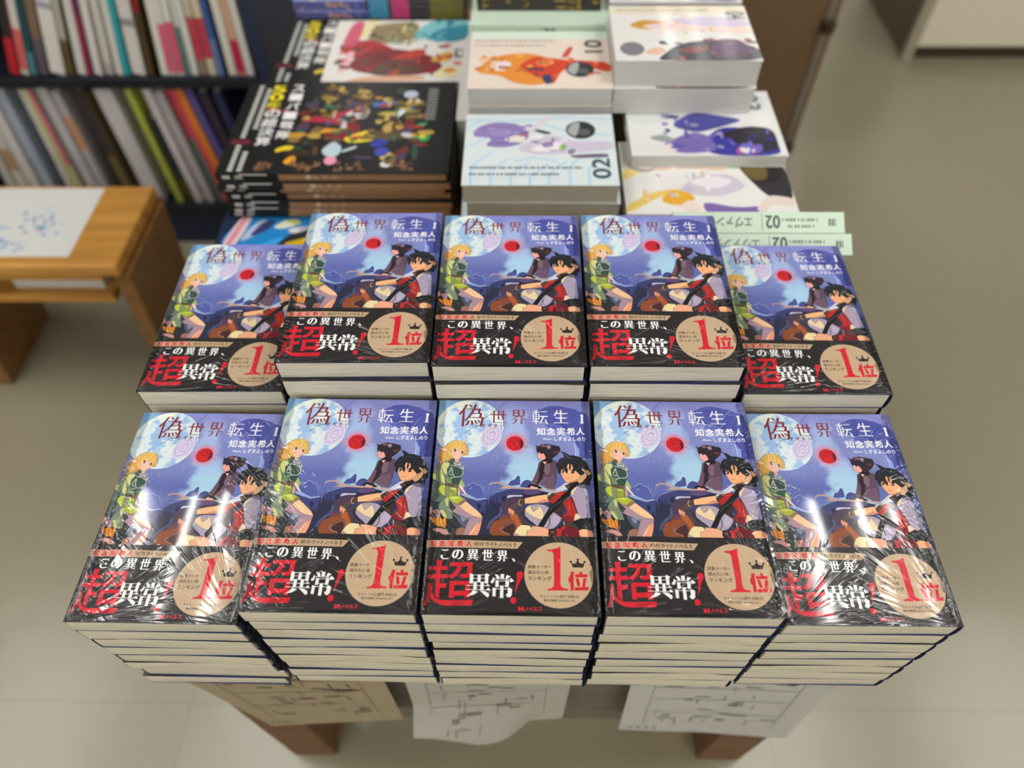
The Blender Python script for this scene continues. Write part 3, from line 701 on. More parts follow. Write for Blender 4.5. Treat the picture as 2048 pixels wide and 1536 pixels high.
# ---------------------------------------------------------------- flat print: polygons, strokes, glyphs
_glyphs = {}
def glyph(text, ax, ay):
    """outline of a text, filled, with its strokes widened by ax across and ay up (em)"""
    key = (text, ax, ay)
    if key in _glyphs: return _glyphs[key]
    cu = bpy.data.curves.new('glyph', 'FONT'); cu.body = text; cu.resolution_u = 3
    ob = bpy.data.objects.new('glyph', cu); COL.objects.link(ob)
    ev = ob.evaluated_get(bpy.context.evaluated_depsgraph_get()); me = ev.to_mesh()
    P = np.array([v.co[:2] for v in me.vertices]); faces = [tuple(q.vertices) for q in me.polygons]
    # make all faces turn the same way, then find the outline edges
    ff = []
    for f in faces:
        a = sum(P[f[i]][0] * P[f[(i + 1) % len(f)]][1] - P[f[(i + 1) % len(f)]][0] * P[f[i]][1] for i in range(len(f)))
        ff.append(f if a > 0 else f[::-1])
    ev.to_mesh_clear(); bpy.data.objects.remove(ob); bpy.data.curves.remove(cu)
    if ax or ay:
        # weld doubles so that an outline is closed
        key2 = {}; rep = []
        for i, q in enumerate(P):
            k = (round(q[0], 5), round(q[1], 5)); rep.append(key2.setdefault(k, i))
        ff = [tuple(rep[i] for i in f) for f in ff]
        E = {}
        for f in ff:
            for i in range(len(f)):
                E[(f[i], f[(i + 1) % len(f)])] = 1
        N = np.zeros_like(P); K = np.zeros(len(P))
        for (a, b) in E:
            if (b, a) in E: continue
            d = P[b] - P[a]; L = np.hypot(*d)
            if L < 1e-9: continue
            nn = np.array((d[1], -d[0])) / L
            for q in (a, b): N[q] += nn; K[q] += 1
        L = np.hypot(N[:, 0], N[:, 1]); L[L < 1e-9] = 1
        N = N / L[:, None]
        P = P + N * np.array((ax, ay))
        P = P[rep]
    _glyphs[key] = (P, ff)
    return _glyphs[key]

class Sheet:
    """stacks flat print on a sheet, later pieces over earlier ones; lengths in mm"""
    def __init__(self, mb, z, step=4e-6, m=0, clip=None, M=None):
        self.mb, self.z, self.step, self.m, self.clip, self.boxes, self.M = mb, z, step, m, clip, [], M
    def level(self, pts):
        xs = [q[0] for q in pts]; ys = [q[1] for q in pts]
        b = (min(xs), min(ys), max(xs), max(ys)); lv = 1
        for (c, l) in self.boxes:
            if l >= lv and b[0] < c[2] and b[2] > c[0] and b[1] < c[3] and b[3] > c[1]: lv = l + 1
        self.boxes.append((b, lv)); return lv
    def put(self, pts, faces, col):
        if self.clip:
            x0, y0, x1, y1 = self.clip
            pts = [(min(max(x, x0), x1), min(max(y, y0), y1)) for x, y in pts]
        z = self.z + self.step * self.level(pts)
        V = [Vector((x / 1000, y / 1000, z)) for x, y in pts]
        if self.M is not None: V = [self.M @ q for q in V]
        self.mb.raw(V, faces, tuple(col) if isinstance(col, list) else col, self.m)
    def poly(self, pts, col):
        a = sum(pts[i][0] * pts[(i + 1) % len(pts)][1] - pts[(i + 1) % len(pts)][0] * pts[i][1] for i in range(len(pts)))
        if a < 0: pts = pts[::-1]
        self.put(pts, [tuple(range(len(pts)))], col)
    def ellipse(self, cx, cy, rx, ry, col, n=48):
        self.poly([(cx + abs(rx) * math.cos(2 * math.pi * i / n), cy + abs(ry) * math.sin(2 * math.pi * i / n)) for i in range(n)], col)
    def line(self, pts, w, col):
        P = [np.array(q, float) for q in pts]; L, R = [], []
        for i in range(len(P)):
            d = P[min(i + 1, len(P) - 1)] - P[max(i - 1, 0)]; d = d / (np.hypot(*d) or 1); nn = np.array((-d[1], d[0])) * w / 2
            L.append(tuple(P[i] + nn)); R.append(tuple(P[i] - nn))
        k = len(P)
        self.put(R + L, [(i, i + 1, k + i + 1, k + i) for i in range(k - 1)], col)
    def text(self, s, x0, y0, x1, y1, col, ax=0.0, ay=0.0, turn=0):
        P, F_ = glyph(s, ax, ay)
        if turn == 90: P = np.stack((-P[:, 1], P[:, 0]), 1)
        if turn == 180: P = -P
        if turn == -90: P = np.stack((P[:, 1], -P[:, 0]), 1)
        lo, hi = P.min(0), P.max(0)
        Q = (P - lo) / np.maximum(hi - lo, 1e-6) * (np.array((x1, y1)) - np.array((x0, y0))) + np.array((x0, y0))
        self.put([tuple(q) for q in Q], F_, col)
    ink = False
    def items(self, L):
        for e in L:
            if e[0] in 'ox': self.ink = e[0] == 'o'
            elif e[0] == 'p':
                q = e[2]
                if self.ink:
                    O = [(q[i] / 10, q[i + 1] / 10) for i in range(0, len(q), 2)]
                    self.line(O + O[:2], 0.42, [c * 0.28 for c in lin(e[1])[:3]] + [1.0])
                self.poly([(q[i] / 10, q[i + 1] / 10) for i in range(0, len(q), 2)], e[1])
            elif e[0] == 'l':
                q = e[3]; self.line([(q[i] / 10, q[i + 1] / 10) for i in range(0, len(q), 2)], e[2], e[1])
            elif e[0] == 'e': self.ellipse(e[2], e[3], e[4], e[5], e[1])
            elif e[0] == 't': self.text(e[2], e[3], e[4], e[5], e[6], e[1], e[7], e[8])

# ---------------------------------------------------------------- the novel
def fbm(x, y, s, o=4, z=0.0):
    return noise.fractal(Vector((x * s, y * s, z)), 0.9, 2.1, o)
def mixc(a, b, t):
    t = max(0.0, min(1.0, t)); return [a[i] * (1 - t) + b[i] * t for i in range(3)] + [1.0]
def sst(a, b, x):
    t = max(0.0, min(1.0, (x - a) / (b - a))); return t * t * (3 - 2 * t)
C = {k: lin(v) for k, v in dict(mid='7E88C4', dark='5A66A8', night='343A66', lite='A8BEE8', cyan='A9D0EC', teal='7FB2DA', brown='8E4A2C', red='E05A78', ground='2C2E44', top='8286C8').items()}
def sky(x, y):
    """the painted night sky of the cover, x and y in mm"""
    nz = fbm(x, y, 0.045, 5) ; n2 = fbm(x, y, 0.11, 4, 7.0)
    c = mixc(C['mid'], C['top'], sst(150, 185, y))
    c = mixc(c, C['dark'], sst(140, 112, y + nz * 8) * (0.9 + 0.2 * nz))
    # a lighter path from the top down to the right
    n3 = fbm(x, y, 0.3, 3, 4.0)
    v = 1 + 0.10 * nz + 0.05 * n3
    c = [min(1, q * v) for q in c[:3]] + [1.0]
    cx = 65 + max(0, 152 - y) * 0.36
    wd = 12 + max(0, 160 - y) * 0.22
    d = abs(x - cx) / wd + nz * 0.35 + n2 * 0.18
    w = sst(1.0, 0.45, d) * sst(98, 106, y + nz * 6) * sst(189, 165, y)
    c = mixc(c, C['lite'], w * 0.85)
    c = mixc(c, C['cyan'], sst(0.95, 0.5, d) * sst(142, 122, y + nz * 5) * sst(98, 106, y + nz * 6))
    c = mixc(c, C['teal'], sst(26, 4, x + (189 - y) * 0.35) * sst(150, 175, y) * 0.9)
    d = math.hypot((x - 66.1), (y - 145.4))
    c = mixc(c, C['red'], sst(13.0, 6.0, d + nz * 2) * 0.62)
    c = mixc(c, C['dark'], sst(0.05, 0.6, nz) * sst(160, 120, y) * (1 - w) * 0.3)
    c = mixc(c, C['night'], sst(97, 88, y + nz * 3))
    c = mixc(c, C['ground'], sst(82, 72, y + nz * 4) * sst(60, 40, abs(x - 60)))
    d = math.hypot((x - 60) / 17, (y - 70) / 13)
    c = mixc(c, C['brown'], sst(1.1, 0.2, d + n2 * 0.2))
    return c

SWX, SWY = 45.9, 152.6
def cover_art(mb, zt):
    nx, ny = 118, 120; y0, y1 = 58.0, 189.0
    V = [(BW * i / nx, (y0 + (y1 - y0) * j / ny) / 1000, zt) for j in range(ny + 1) for i in range(nx + 1)]
    K = [sky(130.0 * i / nx, y0 + (y1 - y0) * j / ny) for j in range(ny + 1) for i in range(nx + 1)]
    base = len(mb.v); mb.v += V
    for j in range(ny):
        for i in range(nx):
            a = j * (nx + 1) + i; f = (a, a + 1, a + nx + 2, a + nx + 1)
            mb.f.append(tuple(q + base for q in f)); mb.c.append([K[q] for q in f]); mb.m.append(0)
    mb.face([(0, 0, zt), (BW, 0, zt), (BW, y0 / 1000, zt), (0, y0 / 1000, zt)], '0E0F16')  # near-black under the band: shadow of its lifted lower edge, as colour
    sh = Sheet(mb, zt + 4e-6, 4e-6, 0, (0.0, 0.0, 130.0, 189.0))
    rnd = random.Random(11)
    for k in range(150):
        x, y = rnd.uniform(2, 128), rnd.uniform(96, 187)
        if k < 40: x, y = rnd.gauss(60, 9), rnd.gauss(128, 9)
        elif k < 60: x, y = rnd.gauss(9, 5), rnd.gauss(183, 3)
        r = rnd.choice((0.12, 0.16, 0.2, 0.3))
        if 0 < x < 130 and y < 188: sh.poly([(x - r, y), (x, y - r), (x + r, y), (x, y + r)], 'E6EEFA')
    # moon: a painted disc
    _, mx, my, mr = ART[0]
    na, nr = 110, 44
    z = sh.z + sh.step * sh.level([(mx - mr, my - mr), (mx + mr, my + mr)])
    W0, W1, W2, W3 = lin('9CBEE8'), lin('DFECF0'), lin('DCD0EC'), lin('9894C6')
    def mooncol(x, y):
        nz = fbm(x, y, 0.07, 5, 3.0); n2 = fbm(x, y, 0.22, 3, 9.0)
        c = mixc(W0, W1, sst(-0.16, 0.04, nz + n2 * 0.22 + sst(150, 140, y) * 0.12))
        u = (x - SWX) * 0.88 - (y - SWY) * 0.47; v = (x - SWX) * 0.47 + (y - SWY) * 0.88
        d = math.hypot(u / 0.72, v) + nz * 1.6
        ring = sst(0.45, 0.95, math.sin(d * 1.75 + 0.6 * math.atan2(v, u) + n2))
        c = mixc(c, mixc(W2, W3, ring * 0.8), sst(12.5, 10.5, d))
        e = math.hypot(x - mx, y - my) / mr
        c = mixc(c, lin('EEF6E4'), sst(0.84, 0.9, e) * sst(0.99, 0.97, e) * sst(34, 22, x) * sst(155, 168, y) * 0.95)
        return mixc(c, lin('BCD6F0'), sst(0.25, 0.45, n2) * sst(10, 13, d) * 0.5)
    vs, ks = [], []
    for j in range(nr + 1):
        for i in range(na):
            a = 2 * math.pi * i / na; r = mr * j / nr
            x = mx + r * math.cos(a); y = my + r * math.sin(a)
            vs.append((max(x, 0.02) / 1000, y / 1000, z)); ks.append(mooncol(x, y))
    base = len(mb.v); mb.v += vs
    for j in range(nr):
        for i in range(na):
            f = (j * na + i, (j + 1) * na + i, (j + 1) * na + (i + 1) % na, j * na + (i + 1) % na)
            mb.f.append(tuple(q + base for q in f)); mb.c.append([ks[q] for q in f]); mb.m.append(0)
    sh.items(ART[1:])
    return sh.z + sh.step * (max(l for _, l in sh.boxes) + 1)

def jacket(mb, ztop, y0=0.0):
    """wraparound jacket: back, rounded spine on the right, front panel edge"""
    e = 0.0003; blue = '27346E'
    mb.box(0, y0, 0, BW, BH, e, blue)
    mb.box(0, y0, ztop - e, BW, BH, ztop - 2e-6, blue)
    k = 6; prev = None
    for i in range(k + 1):
        a = -math.pi / 2 + math.pi * i / k
        q = (BW - 0.0012 + 0.0022 * math.cos(a), ztop / 2 + (ztop / 2) * math.sin(a))
        if prev: mb.face([(prev[0], 0, prev[1]), (q[0], 0, q[1]), (q[0], BH, q[1]), (prev[0], BH, prev[1])][::1], '20285A')
        prev = q
ZT = 0.0202                                     # top of the jacket above the underside of the book
def block_mesh(seed):
    """page block: bottom and head edges slightly uneven"""
    rnd = random.Random(seed); nx, nz = 14, 5
    z0, z1 = 0.0003, ZT - 0.0003; mb = MB()
    ph = rnd.uniform(0, 6); am = rnd.uniform(0.0002, 0.0006)
    def P(i, k, back):
        x = 0.0012 + (BW - 0.0034) * i / nx; z = z0 + (z1 - z0) * k / nz
        dy = am * math.sin(ph + 3 * i / nx) - 0.0006 * math.sin(math.pi * k / nz) * 0.6
        return (x, BH - 0.0008 if back else 0.0007 + dy, z)
    for i in range(nx):
        for k in range(nz):
            mb.face([P(i, k, 0), P(i + 1, k, 0), P(i + 1, k + 1, 0), P(i, k + 1, 0)])
            mb.face([P(i, k, 1), P(i, k + 1, 1), P(i + 1, k + 1, 1), P(i + 1, k, 1)])
    for k in range(nz):
        mb.face([P(0, k, 0), P(0, k + 1, 0), P(0, k + 1, 1), P(0, k, 1)])
        mb.face([P(nx, k, 0), P(nx, k, 1), P(nx, k + 1, 1), P(nx, k + 1, 0)])
    return mb.mesh('page_block', M_PAGES)

def band_mesh(full):
    """the paper band round the lower third"""
    mb = MB(); z = ZT_ART + 0.00008; y1 = 62.2; dk = '2A2729'
    n_ = 40
    low = [(0.0 + 130.0 * i / n_, 0.25 + 1.9 * max(0, math.sin(math.pi * min(1, max(0, (i / n_ - 0.12) / 0.8)))) ** 1.3) for i in range(n_ + 1)]
    top = [(130.0 * (n_ - i) / n_, y1 - 0.5 * (n_ - i) / n_) for i in range(n_ + 1)]
    for (za, col) in ((z, dk),):
        for i in range(n_):
            a, b = low[i], low[i + 1]; c, d = top[n_ - i - 1], top[n_ - i]
            mb.face([(a[0] / 1000, a[1] / 1000, za), (b[0] / 1000, b[1] / 1000, za), (c[0] / 1000, c[1] / 1000, za), (d[0] / 1000, d[1] / 1000, za)], col)
    mb.face([(BW, 0.0006, z), (BW + 0.0012, 0.0006, ZT / 2), (BW + 0.0012, 0.061, ZT / 2), (BW, 0.061, z)], '232123')
    mb.face([(BW + 0.0012, 0.0006, ZT / 2), (BW, 0.0006, -0.0001), (BW, 0.061, -0.0001), (BW + 0.0012, 0.061, ZT / 2)], '232123')
    mb.face([(0, 0.0006, z), (0, 0.061, z), (-0.0003, 0.061, ZT / 2), (-0.0003, 0.0006, ZT / 2)], '232123')
    mb.face([(-0.0003, 0.0006, ZT / 2), (-0.0003, 0.061, ZT / 2), (0, 0.061, -0.0001), (0, 0.0006, -0.0001)], '232123')
    if full: Sheet(mb, z + 2e-6, 4e-6, 0, (0.0, 0.1, 130.0, 62.2)).items(OBI)
    return mb.mesh('paper_band', M_OBI)

mb = MB(); jacket(mb, ZT); ZT_ART = cover_art(mb, ZT)
ME_COVER = mb.mesh('jacket', M_ART)
ME_COVER_LITE = []
for y0 in (0.0, 0.0016, 0.0014, 0.0008):
    mb = MB(); jacket(mb, ZT, y0); ME_COVER_LITE.append(mb.mesh('jacket', M_ART))
ME_BLOCK = [block_mesh(i) for i in range(4)]
ME_BAND = band_mesh(True)
ME_BAND_LITE = band_mesh(False)

def film_rim():
    """the shrink film where it rounds the fore-edge, tail and spine: one continuous bulging strip"""
    rnd = random.Random(4); mb = MB(); rc = 0.0070; path = []
    N_ = 90
    for i in range(N_ + 1): path.append((0.0, BH - (BH - rc) * i / N_, (-1.0, 0.0)))
    for i in range(1, 6):
        a = math.pi + math.pi / 2 * i / 6; path.append((rc + rc * math.cos(a), rc + rc * math.sin(a), (math.cos(a), math.sin(a))))
    for i in range(61): path.append((rc + (BW - 2 * rc) * i / 60, 0.0, (0.0, -1.0)))
    for i in range(1, 6):
        a = -math.pi / 2 + math.pi / 2 * i / 6; path.append((BW - rc + rc * math.cos(a), rc + rc * math.sin(a), (math.cos(a), math.sin(a))))
    for i in range(N_ + 1): path.append((BW, rc + (BH - rc) * i / N_, (1.0, 0.0)))
    # profile across the edge: (outwards, up) in mm, from the cover over a loose bulge and down the side
    sec = [(-6.5, 0.06), (-5.2, 0.30), (-3.8, 0.46), (-2.4, 0.48), (-1.2, 0.36), (-0.3, 0.1), (0.25, -0.3), (0.5, -0.9), (0.45, -1.6)]
    V = []
    for (x, y, (nx, ny)) in path:
        tail = ny < -0.9; g = rnd.uniform(0.75, 1.15) * (0.55 if tail else 1.0)
        for (o, u) in sec:
            o = o * (0.35 if tail and o < 0 else 1.0) * g * 0.001; u = u * g * 0.001
            V.append((min(max(x + nx * o, -0.001), BW + 0.001), y + ny * o, ZT_ART + 0.00022 + u))
    k = len(sec)
    mb.raw(V, [(i * k + j, (i + 1) * k + j, (i + 1) * k + j + 1, i * k + j + 1)[::-1] for i in range(len(path) - 1) for j in range(k - 1)], 'FFFFFF')
    me = mb.mesh('shrink_film', M_FILM)
    me.polygons.foreach_set('use_smooth', [True] * len(me.polygons))
    return me
n = NT('shrink_film')
tc = n.node('ShaderNodeTexCoord'); rr = n.math('MULTIPLY', n.node('ShaderNodeObjectInfo').outputs['Random'], 40.0)
bp = n.node('ShaderNodeBump'); bp.inputs['Distance'].default_value = 0.0004
n.put(bp.inputs['Height'], n.noise(tc.outputs['Object'], 330.0, 2.0, rr))
tr = n.node('ShaderNodeBsdfTransparent'); gl = n.node('ShaderNodeBsdfGlossy'); gl.inputs['Roughness'].default_value = 0.07
n.put(gl.inputs['Normal'], bp.outputs[0])
fr = n.node('ShaderNodeFresnel'); fr.inputs['IOR'].default_value = 1.5
mx_ = n.node('ShaderNodeMixShader'); n.put(mx_.inputs[0], n.math('MULTIPLY', fr.outputs[0], 1.15, 0.0, True))
n.t.links.new(tr.outputs[0], mx_.inputs[1]); n.t.links.new(gl.outputs[0], mx_.inputs[2])
n.t.links.new(mx_.outputs[0], n.n['Material Output'].inputs['Surface'])
M_FILM = n.mat
ME_FILM = film_rim()

def make_novel(top, k=0):
    t = empty('novel')
    link('jacket', ME_COVER if top else ME_COVER_LITE[k % 4], t)
    link('page_block', ME_BLOCK[k % 4], t)
    link('paper_band', ME_BAND if top else ME_BAND_LITE, t)
    if top: link('shrink_film', ME_FILM, t)
    return t
proto_top = make_novel(True)
protos = [make_novel(False, k) for k in range(4)]
used = set()
TABLE = -9 * BT
COLN = ['leftmost', 'second from left', 'middle', 'second from right', 'rightmost']
ORD = ['topmost', 'second', 'third', 'fourth', 'fifth', 'sixth', 'seventh', 'eighth', 'ninth', 'tenth', 'eleventh', 'twelfth', 'thirteenth', 'fourteenth']
XS = [-.3368, -.2014, -.0684, .0649, .1997, -.3368, -.2033, -.0719, .0604, .1979]
YS = [-.001, .0005, -.0003, -.0004, .0013, .1959, .1962, .1933, .1942, .1967]
AN = [-.0088, -.0088, -.005, -.0052, .0011, .0068, .0077, .001, -.0027, .0005]
NB = [8, 9, 9, 9, 8, 9, 11, 11, 11, 9]
rnd = random.Random(3)
for c in range(10):
    row = 'front' if c < 5 else 'rear'
    for k in range(NB[c]):                       # k = 0 lies on the table
        top = k == NB[c] - 1
        src = proto_top if top else protos[(k * 3 + c) % 4]
        if id(src) not in used: used.add(id(src)); o = src
        else: o = dup(src)
        dx = dy = da = 0.0
        if not top:
            dx = rnd.uniform(-.0016, .0016); dy = rnd.uniform(-.0002, .0006) + (0.0012 if rnd.random() < .25 else 0); da = rnd.uniform(-.005, .005)
        if c == 0 and k == 1: dx += 0.004
        if c in (6, 7, 8) and k == NB[c] - 2: dx, dy, da = 0.001, -0.0036 + 0.0005 * (c - 7), 0.004 * (c - 7)
        if c in (5, 9) and k == NB[c] - 2: dy = 0.001
        o.location = (XS[c] + dx, YS[c] + dy, TABLE + k * BT + 0.0002 + F)
        o.rotation_euler = (0, 0, AN[c] + da)
        d = NB[c] - 1 - k
        if top:
            lab = f'shrink-wrapped novel with moonlit cover and black band, topmost of the {COLN[c % 5]} {row}-row stack'
        else:
            lab = f'novel with cream page edges, {ORD[d]} from the top of the {COLN[c % 5]} {row}-row stack'
        tag(o, lab, 'book', f'novels in the {row}-row stacks')

# ---------------------------------------------------------------- the display table
t = empty('display_table', (0, 0, -F))
MB().box(-0.34, 0.024, TABLE - 0.022 + F, 0.335, 1.26, TABLE + F).build('tabletop', M_WOODV, t, 0.002)
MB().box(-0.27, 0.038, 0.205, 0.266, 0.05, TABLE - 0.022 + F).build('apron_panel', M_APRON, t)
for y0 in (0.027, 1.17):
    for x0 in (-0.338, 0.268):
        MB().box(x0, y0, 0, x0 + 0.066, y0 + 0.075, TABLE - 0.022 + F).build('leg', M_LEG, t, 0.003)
Mr = Matrix.Translation((0.236, 0.095, 0.0)) @ Matrix.Rotation(math.radians(4), 4, 'Y')
MB().box(-0.026, -0.03, 0.0, 0.026, 0.03, 0.262, M=Mr).build('brace', M_WOODV, t, 0.002)
MB().box(-0.258, 0.06, 0.10, -0.205, 0.115, 0.268).build('brace', M_WOODV, t, 0.002)
tag(t, 'low wooden display table under the stacks of novels, with dark front panel', 'table')

# ---------------------------------------------------------------- flyers hanging from the table's front edge
def flyer(name, xt, xb, foot, lean, col, label, curl=None, seed=1):
    """a sheet that lies on the table, bends over its edge and hangs; xt, xb = sides at the edge and at the foot, foot = drop of its lower corners"""
    rnd = random.Random(seed)
    mb = MB(); nx, ns = 14, 30
    def S(u, s):
        drop = foot[0] * (1 - u) + foot[1] * u
        L0 = 0.03; tot = L0 + drop; l = s * tot; q = max(0.0, l - L0); w = q / drop
        if l < L0: y, z = 0.0205 + (L0 - l), TABLE + 0.0001
        else: y, z = 0.0205 - lean * w * w - 0.004 * math.sin(3 * u + seed) * w, TABLE - q
        a = xt[0] + (xb[0] - xt[0]) * w; b = xt[1] + (xb[1] - xt[1]) * w
        x = a + (b - a) * u
        if curl and w > 0.62 and u < curl:
            k = (w - 0.62) / 0.38 * (1 - u / curl) ** 0.7
            y -= 0.030 * math.sin(k * 2.6); z += 0.055 * k * k
        return Vector((x, min(y, 0.0205) if l >= L0 else y, z + F))
    pts = [[S(i / nx, j / ns) for i in range(nx + 1)] for j in range(ns + 1)]
    for j in range(ns):
        for i in range(nx):
            mb.face([pts[j][i], pts[j + 1][i], pts[j + 1][i + 1], pts[j][i + 1]], col)
    # faint printed frames and dashes on the hanging part
    def T(u, s, off=0.0006):
        a = S(u, s); n_ = (S(min(u + 0.01, 1), s) - S(max(u - 0.01, 0), s)).cross(S(u, min(s + 0.01, 1)) - S(u, max(s - 0.01, 0)))
        n_.normalize(); n_ = -n_ if n_.y > 0 else n_
        return a + n_ * off
    def quad(u0, s0, u1, s1, c, off=0.0005):
        k = 4
        for a in range(k):
            for b in range(k):
                ua, ub = u0 + (u1 - u0) * a / k, u0 + (u1 - u0) * (a + 1) / k; sa, sb = s0 + (s1 - s0) * b / k, s0 + (s1 - s0) * (b + 1) / k
                mb.face([T(ua, sa, off), T(ua, sb, off), T(ub, sb, off), T(ub, sa, off)], c)
    def shade(f):
        return [c * f for c in lin(col)[:3]] + [1.0]
    for (u0, u1) in ((0.12, 0.125), (0.86, 0.865)): quad(u0, 0.12, u1, 0.86, tuple(shade(0.6)))
    for s_ in (0.36, 0.5, 0.68): quad(0.12, s_, 0.86, s_ + 0.004, tuple(shade(0.62)))
    for k in range(34):
        u = rnd.uniform(0.14, 0.8); s_ = rnd.uniform(0.26, 0.82); w, h = rnd.choice(((0.01, 0.05), (0.012, 0.07), (0.08, 0.012), (0.05, 0.03), (0.1, 0.02)))
        quad(u, s_, min(u + w, 0.86), s_ + h, tuple(shade(rnd.uniform(0.5, 0.8))), 0.0007)
    for k in range(4): quad(0.05 + 0.045 * k, 0.93, 0.072 + 0.045 * k, 0.945, tuple(shade(0.3)), 0.0007)
    o = mb.build(name, M_MATTE)
    tag(o, label, 'flyer', 'flyers hanging in front of the display table')
    return o
flyer('flyer', (-0.352, -0.134), (-0.306, -0.136), (0.282, 0.241), 0.0, '9E9078', 'tan printed sheet hanging at the left end of the table front', None, 3)  # all three paper colours darkened, with the shade before the table put in
flyer('flyer', (-0.112, 0.056), (-0.119, 0.053), (0.268, 0.207), 0.0, 'AEACA2', 'pale printed sheet with a curled lower left corner, hanging at the middle of the table', 0.75, 5)
flyer('flyer', (0.113, 0.314), (0.124, 0.345), (0.261, 0.325), 0.0, 'BEBEBA', 'white printed sheet hanging at the right end of the table front', None, 8)

# ---------------------------------------------------------------- comics, magazines and art books behind
def comic(name, w, d, th, cover, pages, edge, spine=None, inset=0.001, mat=None):
    """a flat-lying volume: long side along x, cover print is a list for Sheet.items; spine given = spine towards us"""
    t = empty(name)
    e = 0.0007; mb = MB()
    mb.box(0, 0, 0, w, d, e, edge); mb.box(0, 0, th - e, w, d, th - 2e-5, edge)
    if spine is None: mb.box(0, d - e, e, w, d, th - e, edge)
    else: mb.box(0, 0, e, w, e, th - e, edge)
    mb.face([(0, 0, th), (w, 0, th), (w, d, th), (0, d, th)], edge)
    Sheet(mb, th, 1.2e-5, 0, (0.0, 0.0, w * 1000, d * 1000)).items(cover)
    if spine: Sheet(mb, 0.0, 1.2e-5, 0, None, Matrix(((1, 0, 0, 0), (0, 0, -1, 0), (0, 1, 0, 0), (0, 0, 0, 1)))).items(spine)
    mb.build('cover', mat or M_GLOSS, t)
    if spine is None: MB().box(inset, inset * 0.6, e, w - inset, d - e, th - e).build('page_block', pages, t)
    else: MB().box(inset, e, e, w - inset, d - inset * 0.6, th - e).build('page_block', pages, t)
    return t
def P(col, *xy):
    """a filled shape; freehand outlines (not upright boxes) are rounded"""
    q = [np.array(xy[i:i + 2], float) for i in range(0, len(xy), 2)]
    box = len(q) == 4 and len({round(a[0], 3) for a in q}) == 2 and len({round(a[1], 3) for a in q}) == 2
    if len(q) > 3 and not box:
        for _ in range(2):
            q = [w for i in range(len(q)) for w in (0.8 * q[i] + 0.2 * q[(i + 1) % len(q)], 0.2 * q[i] + 0.8 * q[(i + 1) % len(q)])]
    return ('p', col, [round(float(v) * 10, 1) for a in q for v in a])
def L_(col, w, *xy): return ('l', col, w, [int(v * 10) for v in xy])
def El(col, x, y, rx, ry): return ('e', col, x, y, rx, ry)
def Tx(col, s, x0, y0, x1, y1, turn=0): return ('t2', col, s, x0, y0, x1, y1, turn)
_items = Sheet.items
def items2(self, L):
    for e in L:
        if e[0] == 't2': self.text(e[2], e[3], e[4], e[5], e[6], e[1], 0.03, 0.025, e[7])
        else: _items(self, [e])
Sheet.items = items2

def dashes(col, x0, x1, y, h, seed, step=3.2):
    """a line of print too small to read"""
    rnd = random.Random(seed); o = []; x = x0
    while x < x1:
        w = rnd.uniform(1.2, 2.6); o.append(P(col, x, y, min(x + w, x1), y, min(x + w, x1), y + h, x, y + h)); x += w + rnd.choice((0.8, 0.8, 2.2))
    return o
def sticker(x, y, r=17):
    return [El('2E3032', x, y, r, r), P('A8ACB0', x - r * .96, y - r * .2, x - r * .3, y - r * .9, x + r * .05, y + r * .95, x - r * .6, y + r * .75), P('5A5E62', x - r * .1, y - r * .6, x + r * .6, y - r * .6, x + r * .6, y + r * .1, x - r * .1, y + r * .1)]
def circuit(col, w=3.0):
    o = []
    for i, (x, h) in enumerate(((10, 34), (33, 26), (56, 18), (78, 14), (100, 20), (124, 34), (146, 30))): o.append(L_(col, w, x, 0, x, h, x + 14, h + 18, x + 22, h + 24))
    o += [L_(col, w, 0, 70, 30, 92, 70, 100), L_(col, w, 0, 126, 50, 124, 120, 132, 180, 128), L_(col, w, 90, 120, 130, 100, 178, 96), L_(col, w, 0, 108, 20, 128), L_(col, w, 60, 44, 84, 52, 110, 44)]
    return o
def blobs(seed, x0, y0, x1, y1, k, cols, s=9):
    rnd = random.Random(seed); o = []
    for i in range(k):
        cx, cy = rnd.uniform(x0, x1), rnd.uniform(y0, y1); m = rnd.randint(4, 7); r = rnd.uniform(0.5, 1.3) * s; st = rnd.uniform(0.5, 1.8); a0 = rnd.uniform(0, 6)
        q = []
        for j in range(m):
            a = a0 + 2 * math.pi * j / m; rr = r * rnd.uniform(0.5, 1.2); q += [cx + rr * st * math.cos(a), cy + rr / st * math.sin(a)]
        o.append(P(rnd.choice(cols), *q))
    return o
COV_BLUE = circuit('B4D6EE') + [P('8878B4', 8, 92, 14, 112, 34, 122, 60, 120, 74, 108, 78, 92, 66, 76, 44, 70, 24, 74, 34, 90), P('9C8CC2', 20, 96, 40, 108, 58, 108, 50, 92), P('EBE2DC', 46, 88, 62, 96, 74, 92, 70, 80, 52, 82),
    P('DCD6E2', 70, 102, 96, 132, 106, 134, 84, 98), P('CFC6DA', 60, 66, 84, 90, 110, 96, 130, 82, 178, 84, 178, 66, 120, 60, 90, 56), P('F0ECF0', 74, 64, 100, 84, 122, 78, 110, 62), P('2E3034', 82, 104, 100, 96, 106, 100, 88, 108), P('9C80B4', 90, 78, 104, 84, 108, 74, 96, 70),
    P('7CB04C', 112, 72, 120, 80, 122, 68, 114, 64), P('C0604C', 64, 98, 76, 102, 76, 96, 66, 92), P('6A607A', 124, 56, 170, 60, 172, 52, 130, 50)] + sticker(140, 106, 18) + dashes('5A6A74', 8, 140, 30, 4.5, 1) + dashes('5A6A74', 8, 112, 18, 4.5, 2) + [Tx('3C5660', '02', 150, 12, 172, 50, 90)]
COV_BLUE += blobs(51, 14, 74, 76, 118, 14, ['7464A4', 'A898CC', '9080B8'], 5) + blobs(52, 74, 60, 130, 96, 12, ['E4DEE8', 'BDB2CC', 'F4F0F4', '8A84A0'], 5)
